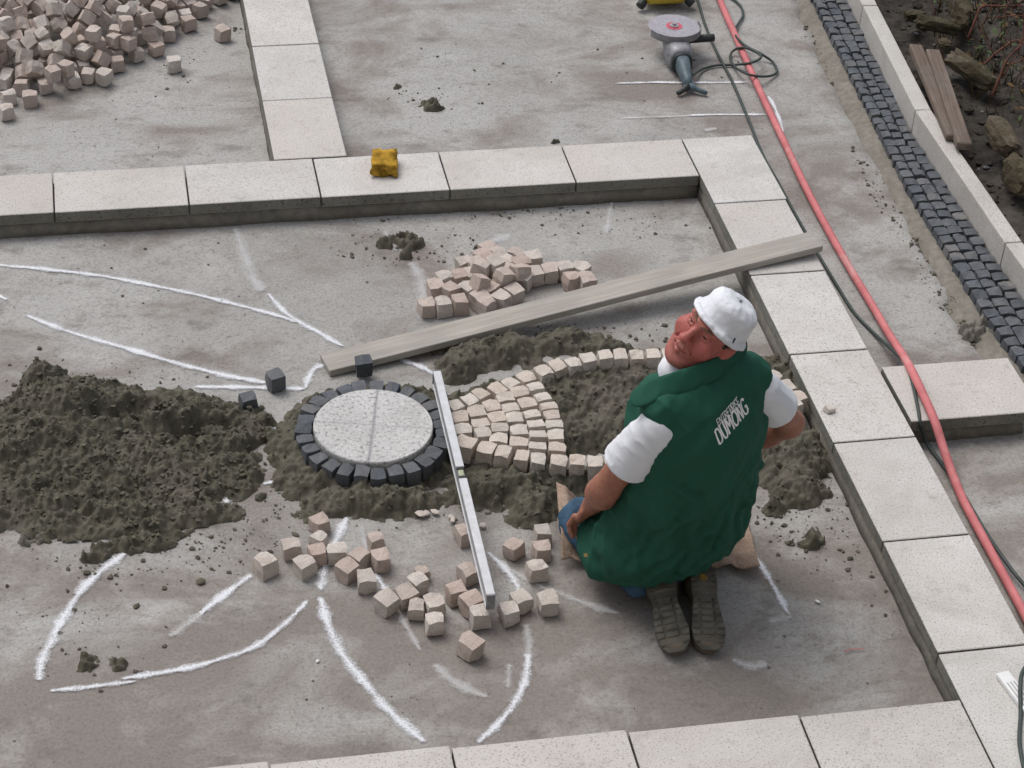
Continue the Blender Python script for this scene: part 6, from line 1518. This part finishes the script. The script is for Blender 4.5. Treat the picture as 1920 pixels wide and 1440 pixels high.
# lettering printed on the back: own stroke letters (unit height, advance width last)
def arc(cx, cy, rx, ry, a0, a1, n=9):
    return [(cx + rx * math.cos(math.radians(a0 + (a1 - a0) * i / n)), cy + ry * math.sin(math.radians(a0 + (a1 - a0) * i / n))) for i in range(n + 1)]
GLYPH = {
    'D': ([[(.1, 0), (.1, 1)], [(.1, 1), (.25, 1)] + arc(.28, .5, .37, .5, 88, -88) + [(.1, 0)]], .74),
    'U': ([[(.1, 1), (.1, .32)] + arc(.35, .30, .25, .30, 180, 360) + [(.60, 1)]], .74),
    'M': ([[(.06, 0), (.14, 1)], [(.14, 1), (.42, .36), (.70, 1)], [(.70, 1), (.78, 0)]], .90),
    'O': ([arc(.39, .5, .33, .5, 90, 450, 18)], .80),
    'N': ([[(.1, 0), (.1, 1)], [(.1, 1), (.60, 0)], [(.60, 0), (.60, 1)]], .74),
    'G': ([arc(.40, .5, .34, .5, 45, 330, 14), [(.70, .12), (.70, .46), (.44, .46)]], .80),
    'E': ([[(.1, 0), (.1, 1)], [(.1, 1), (.52, 1)], [(.1, .52), (.46, .52)], [(.1, 0), (.54, 0)]], .62),
    'T': ([[(.32, 0), (.32, 1)], [(.02, 1), (.62, 1)]], .64),
    'R': ([[(.1, 0), (.1, 1)], [(.1, 1), (.28, 1)] + arc(.30, .75, .24, .25, 88, -88) + [(.1, .5)], [(.28, .5), (.60, 0)]], .66),
    'P': ([[(.1, 0), (.1, 1)], [(.1, 1), (.28, 1)] + arc(.30, .73, .26, .27, 88, -88) + [(.1, .46)]], .62),
    'I': ([[(.1, 0), (.1, 1)]], .22),
    'S': ([arc(.32, .75, .23, .25, 30, 270, 9) + arc(.32, .25, .25, .25, 90, -150, 9)], .64)}
def lettering(text, origin, xdir, ydir, arch, name, sw):
    o0, xd, yd = Vector(origin), Vector(xdir), Vector(ydir)
    total = sum(GLYPH[c][1] for c in text)
    ray = -xd.cross(yd).normalized()
    if ray.dot(Vector(vd)) < 0: ray = -ray
    e_ = None
    x = 0.0
    for c in text:
        verts, faces = [], []
        for st in GLYPH[c][0]:
            pts = []
            for a, b in zip(st[:-1], st[1:]):
                n = max(1, int(math.hypot(b[0] - a[0], b[1] - a[1]) / .12))
                pts += [(a[0] + (b[0] - a[0]) * i / n, a[1] + (b[1] - a[1]) * i / n) for i in range(n)]
            pts.append(st[-1])
            base = len(verts)
            for i, p in enumerate(pts):
                q0, q1 = pts[max(0, i - 1)], pts[min(len(pts) - 1, i + 1)]
                dx, dy = q1[0] - q0[0], q1[1] - q0[1]
                l = math.hypot(dx, dy) or 1
                flare = 1 + .35 * max(0, 1 - min(i, len(pts) - 1 - i) / 2.0)
                w = sw * flare * (.62 + .38 * abs(dy / l))
                for s_ in (-1, 1):
                    lx_, ly2 = p[0] - dy / l * s_ * w / 2, p[1] + dx / l * s_ * w / 2
                    u = (x + lx_) / total
                    q = o0 + xd * u + yd * (ly2 + arch * math.sin(math.pi * u))
                    hit = bvh_v.ray_cast(q - ray * 0.4, ray)
                    verts.append((hit[0] if hit[0] is not None else q) - ray * 0.0024)
            for i in range(len(pts) - 1):
                faces.append((base + 2 * i, base + 2 * i + 1, base + 2 * i + 3, base + 2 * i + 2))
        obj('letter', mesh_data('letter', verts, faces, M['white']), vs_o)
        x += GLYPH[c][1]
TX = ((-0.662, -2.669, 0.703), (0.109, 0.05, 0.062), (-0.014, 0.002, 0.044))
lettering('DUMONG', TX[0], TX[1], TX[2], 0.05, 'letter', .185)
TX = ((-0.659, -2.661, 0.752), (0.077, 0.035, 0.042), (-0.007, 0.001, 0.024))
lettering('ENTREPRISE', TX[0], TX[1], TX[2], 0.12, 'letter', .14)

# ---- jeans
jn = Field((-1.12, -2.85, 0.0), (-0.3, -1.98, 0.42), 0.005)
for (h_, k_, a_) in ((HP_L, KN_L, AN_L), (HP_R, KN_R, AN_R)):
    jn.chain([h_, k_ + BU * .02], [.095, .075], .02)
    jn.chain([k_, k_ * .5 + a_ * .5 - BU * .01, a_], [.072, .056, .040], .02)
V, F = jn.surface()
V = V - normals(V, F) * (0.008 * fbm(V[:, 0] * 16, V[:, 1] * 16, V[:, 2] * 16, 3, 81))[:, None]
V[:, 2] = np.maximum(V[:, 2], 0.006)
obj('jeans', np_mesh('jeans', V, F, M['jeans']), person)

# ---- boots, soles turned up
def boot(toe, heel, tilt):
    toe, heel = np.array(toe), np.array(heel)
    yv = toe - heel; ln = np.linalg.norm(yv); yv /= ln
    n_ = np.array((tilt[0], tilt[1], 1.0)); n_ -= yv * (yv @ n_); n_ /= np.linalg.norm(n_)
    xv = np.cross(yv, n_)
    R = np.stack([xv, yv, n_], 1)
    Lb = 0.30
    o_ = toe - yv * Lb
    def T(x, y, z): return o_ + R @ np.array((x, y, z))
    e_ = obj('boot', None, person, o_)
    lo = np.minimum(T(0, 0, 0), T(0, Lb, 0)) - .2; hi = np.maximum(T(0, 0, 0), T(0, Lb, 0)) + .2
    up = Field(lo, hi, .004)
    up.ell(T(0, .055, -.045), (.043, .066, .050), R, .02)
    up.ell(T(0, .16, -.040), (.043, .085, .045), R, .03)
    up.ell(T(0, .235, -.036), (.050, .062, .042), R, .03)
    up.cone(T(0, .035, -.05), T(0, .0, -.13), .046, .046, .03)
    sl, X, Y, Z = up.sub(lo, hi)
    p = [X - o_[0], Y - o_[1], Z - o_[2]]
    lx = p[0] * xv[0] + p[1] * xv[1] + p[2] * xv[2]; ly = p[0] * yv[0] + p[1] * yv[1] + p[2] * yv[2]; lz = p[0] * n_[0] + p[1] * n_[1] + p[2] * n_[2]
    up.D = np.maximum(up.D, (lz + .012).astype(np.float32))
    V, F = up.surface(); V[:, 2] = np.maximum(V[:, 2], 0.005)
    obj('upper', np_mesh('upper', relax(V, F, 2), F, M['boot']), e_)
    so = Field(lo, hi, .0028)
    sl, X, Y, Z = so.sub(lo, hi)
    p = [X - o_[0], Y - o_[1], Z - o_[2]]
    lx = p[0] * xv[0] + p[1] * xv[1] + p[2] * xv[2]; ly = p[0] * yv[0] + p[1] * yv[1] + p[2] * yv[2]; lz = p[0] * n_[0] + p[1] * n_[1] + p[2] * n_[2]
    hw = np.interp(ly, [0, .03, .08, .12, .17, .23, .27, .30], [.030, .040, .041, .037, .043, .052, .046, .024])
    outl = np.maximum(np.abs(lx) - hw, np.maximum(-ly + .001, ly - Lb)) 
    # tread blocks: bars across, cut by grooves
    gro = np.full(lx.shape, 0.0)
    g1 = np.abs(((ly - .125) / .0235) % 1 - .5) * .0235           # distance to groove centre between bars
    inner = np.minimum(hw - np.abs(lx), 1)
    groove = (g1 < .0032) & (ly > .13) & (ly < .285)
    groove |= (np.abs(np.abs(lx) - .021) < .0025) & (ly > .12) & (ly < .262)
    groove |= (ly > .088) & (ly < .112)
    groove |= (np.abs(((ly - .004) / .022) % 1 - .5) * .022 < .0026) & (ly < .085) & (np.abs(lx) > .022)
    depth = np.where(groove, -.006, 0.0)
    curve = .014 * np.clip((ly - .2) / .1, 0, 1) ** 2 + .004 * np.clip(ly / .1 - 1, 0, 1)
    top = lz - depth + curve
    so.D = np.maximum(np.maximum(outl, top), -(lz + .026)).astype(np.float32) * .8
    V, F = so.surface(); V = relax(V, F, 1, .4)
    V[:, 2] = np.maximum(V[:, 2], 0.004)
    s_ = obj('sole', np_mesh('sole', V, F, M['sole']), e_)
    dv, df = lathe([(0.0, 0.0), (.0125, 0.0), (.0125, .0012), (0, .0013)], 20)
    o = obj('heel_mark', mesh_data('heel_mark', dv, df, M['mark_yellow']), s_, T(0, .048, .0008))
    o.rotation_euler = Matrix(R.tolist()).to_euler()
for (t_, h_, tl) in [((-0.746, -2.831, 0.055), (-0.741, -2.596, 0.105), (-0.25, 0.05)), ((-0.64, -2.836, 0.055), (-0.604, -2.592, 0.105), (0.05, 0.05))]:
    boot(t_, h_, tl)

# ---- sackcloth under his knees
SA, SB = np.array((-0.949, -2.321, 0)), np.array((-0.386, -2.401, 0))
sd_ = SB - SA; sl_ = np.linalg.norm(sd_); sd_ /= sl_; sn_ = np.array((-sd_[1], sd_[0], 0))
nu, nv_ = 90, 50
U, Vv = np.meshgrid(np.linspace(-.07, 1.02, nu), np.linspace(-.07, .24, nv_), indexing='ij')
edge = .03 * fbm(U * 6, Vv * 3, 0, 3, 7)
PX = SA[0] + sd_[0] * (U * sl_) + sn_[0] * (Vv + edge); PY = SA[1] + sd_[1] * (U * sl_) + sn_[1] * (Vv + edge)
curl = np.clip((.09 - U) / .11, 0, 1)
PZ = .012 + .010 * fbm(PX * 12, PY * 12, 0, 3, 17) + .085 * curl ** 1.3 * np.clip((Vv + .10) / .12, 0.15, 1) + .03 * np.clip((U - .9) / .1, 0, 1) * np.clip(1 - (Vv + .08) / .12, 0, 1)
PZ = np.maximum(PZ, .006)
idx = np.arange(nu * nv_).reshape(nu, nv_)
q = np.stack([idx[:-1, :-1], idx[1:, :-1], idx[1:, 1:], idx[:-1, 1:]], -1).reshape(-1, 4)
me = mesh_data('sackcloth', np.stack([PX, PY, PZ], -1).reshape(-1, 3).tolist(), q.tolist(), M['sack'], True)
o = obj('sackcloth', me)
md = o.modifiers.new('thickness', 'SOLIDIFY'); md.thickness = 0.004; md.offset = 1
tag(o, 'beige sackcloth spread under the kneeling man', 'cloth')
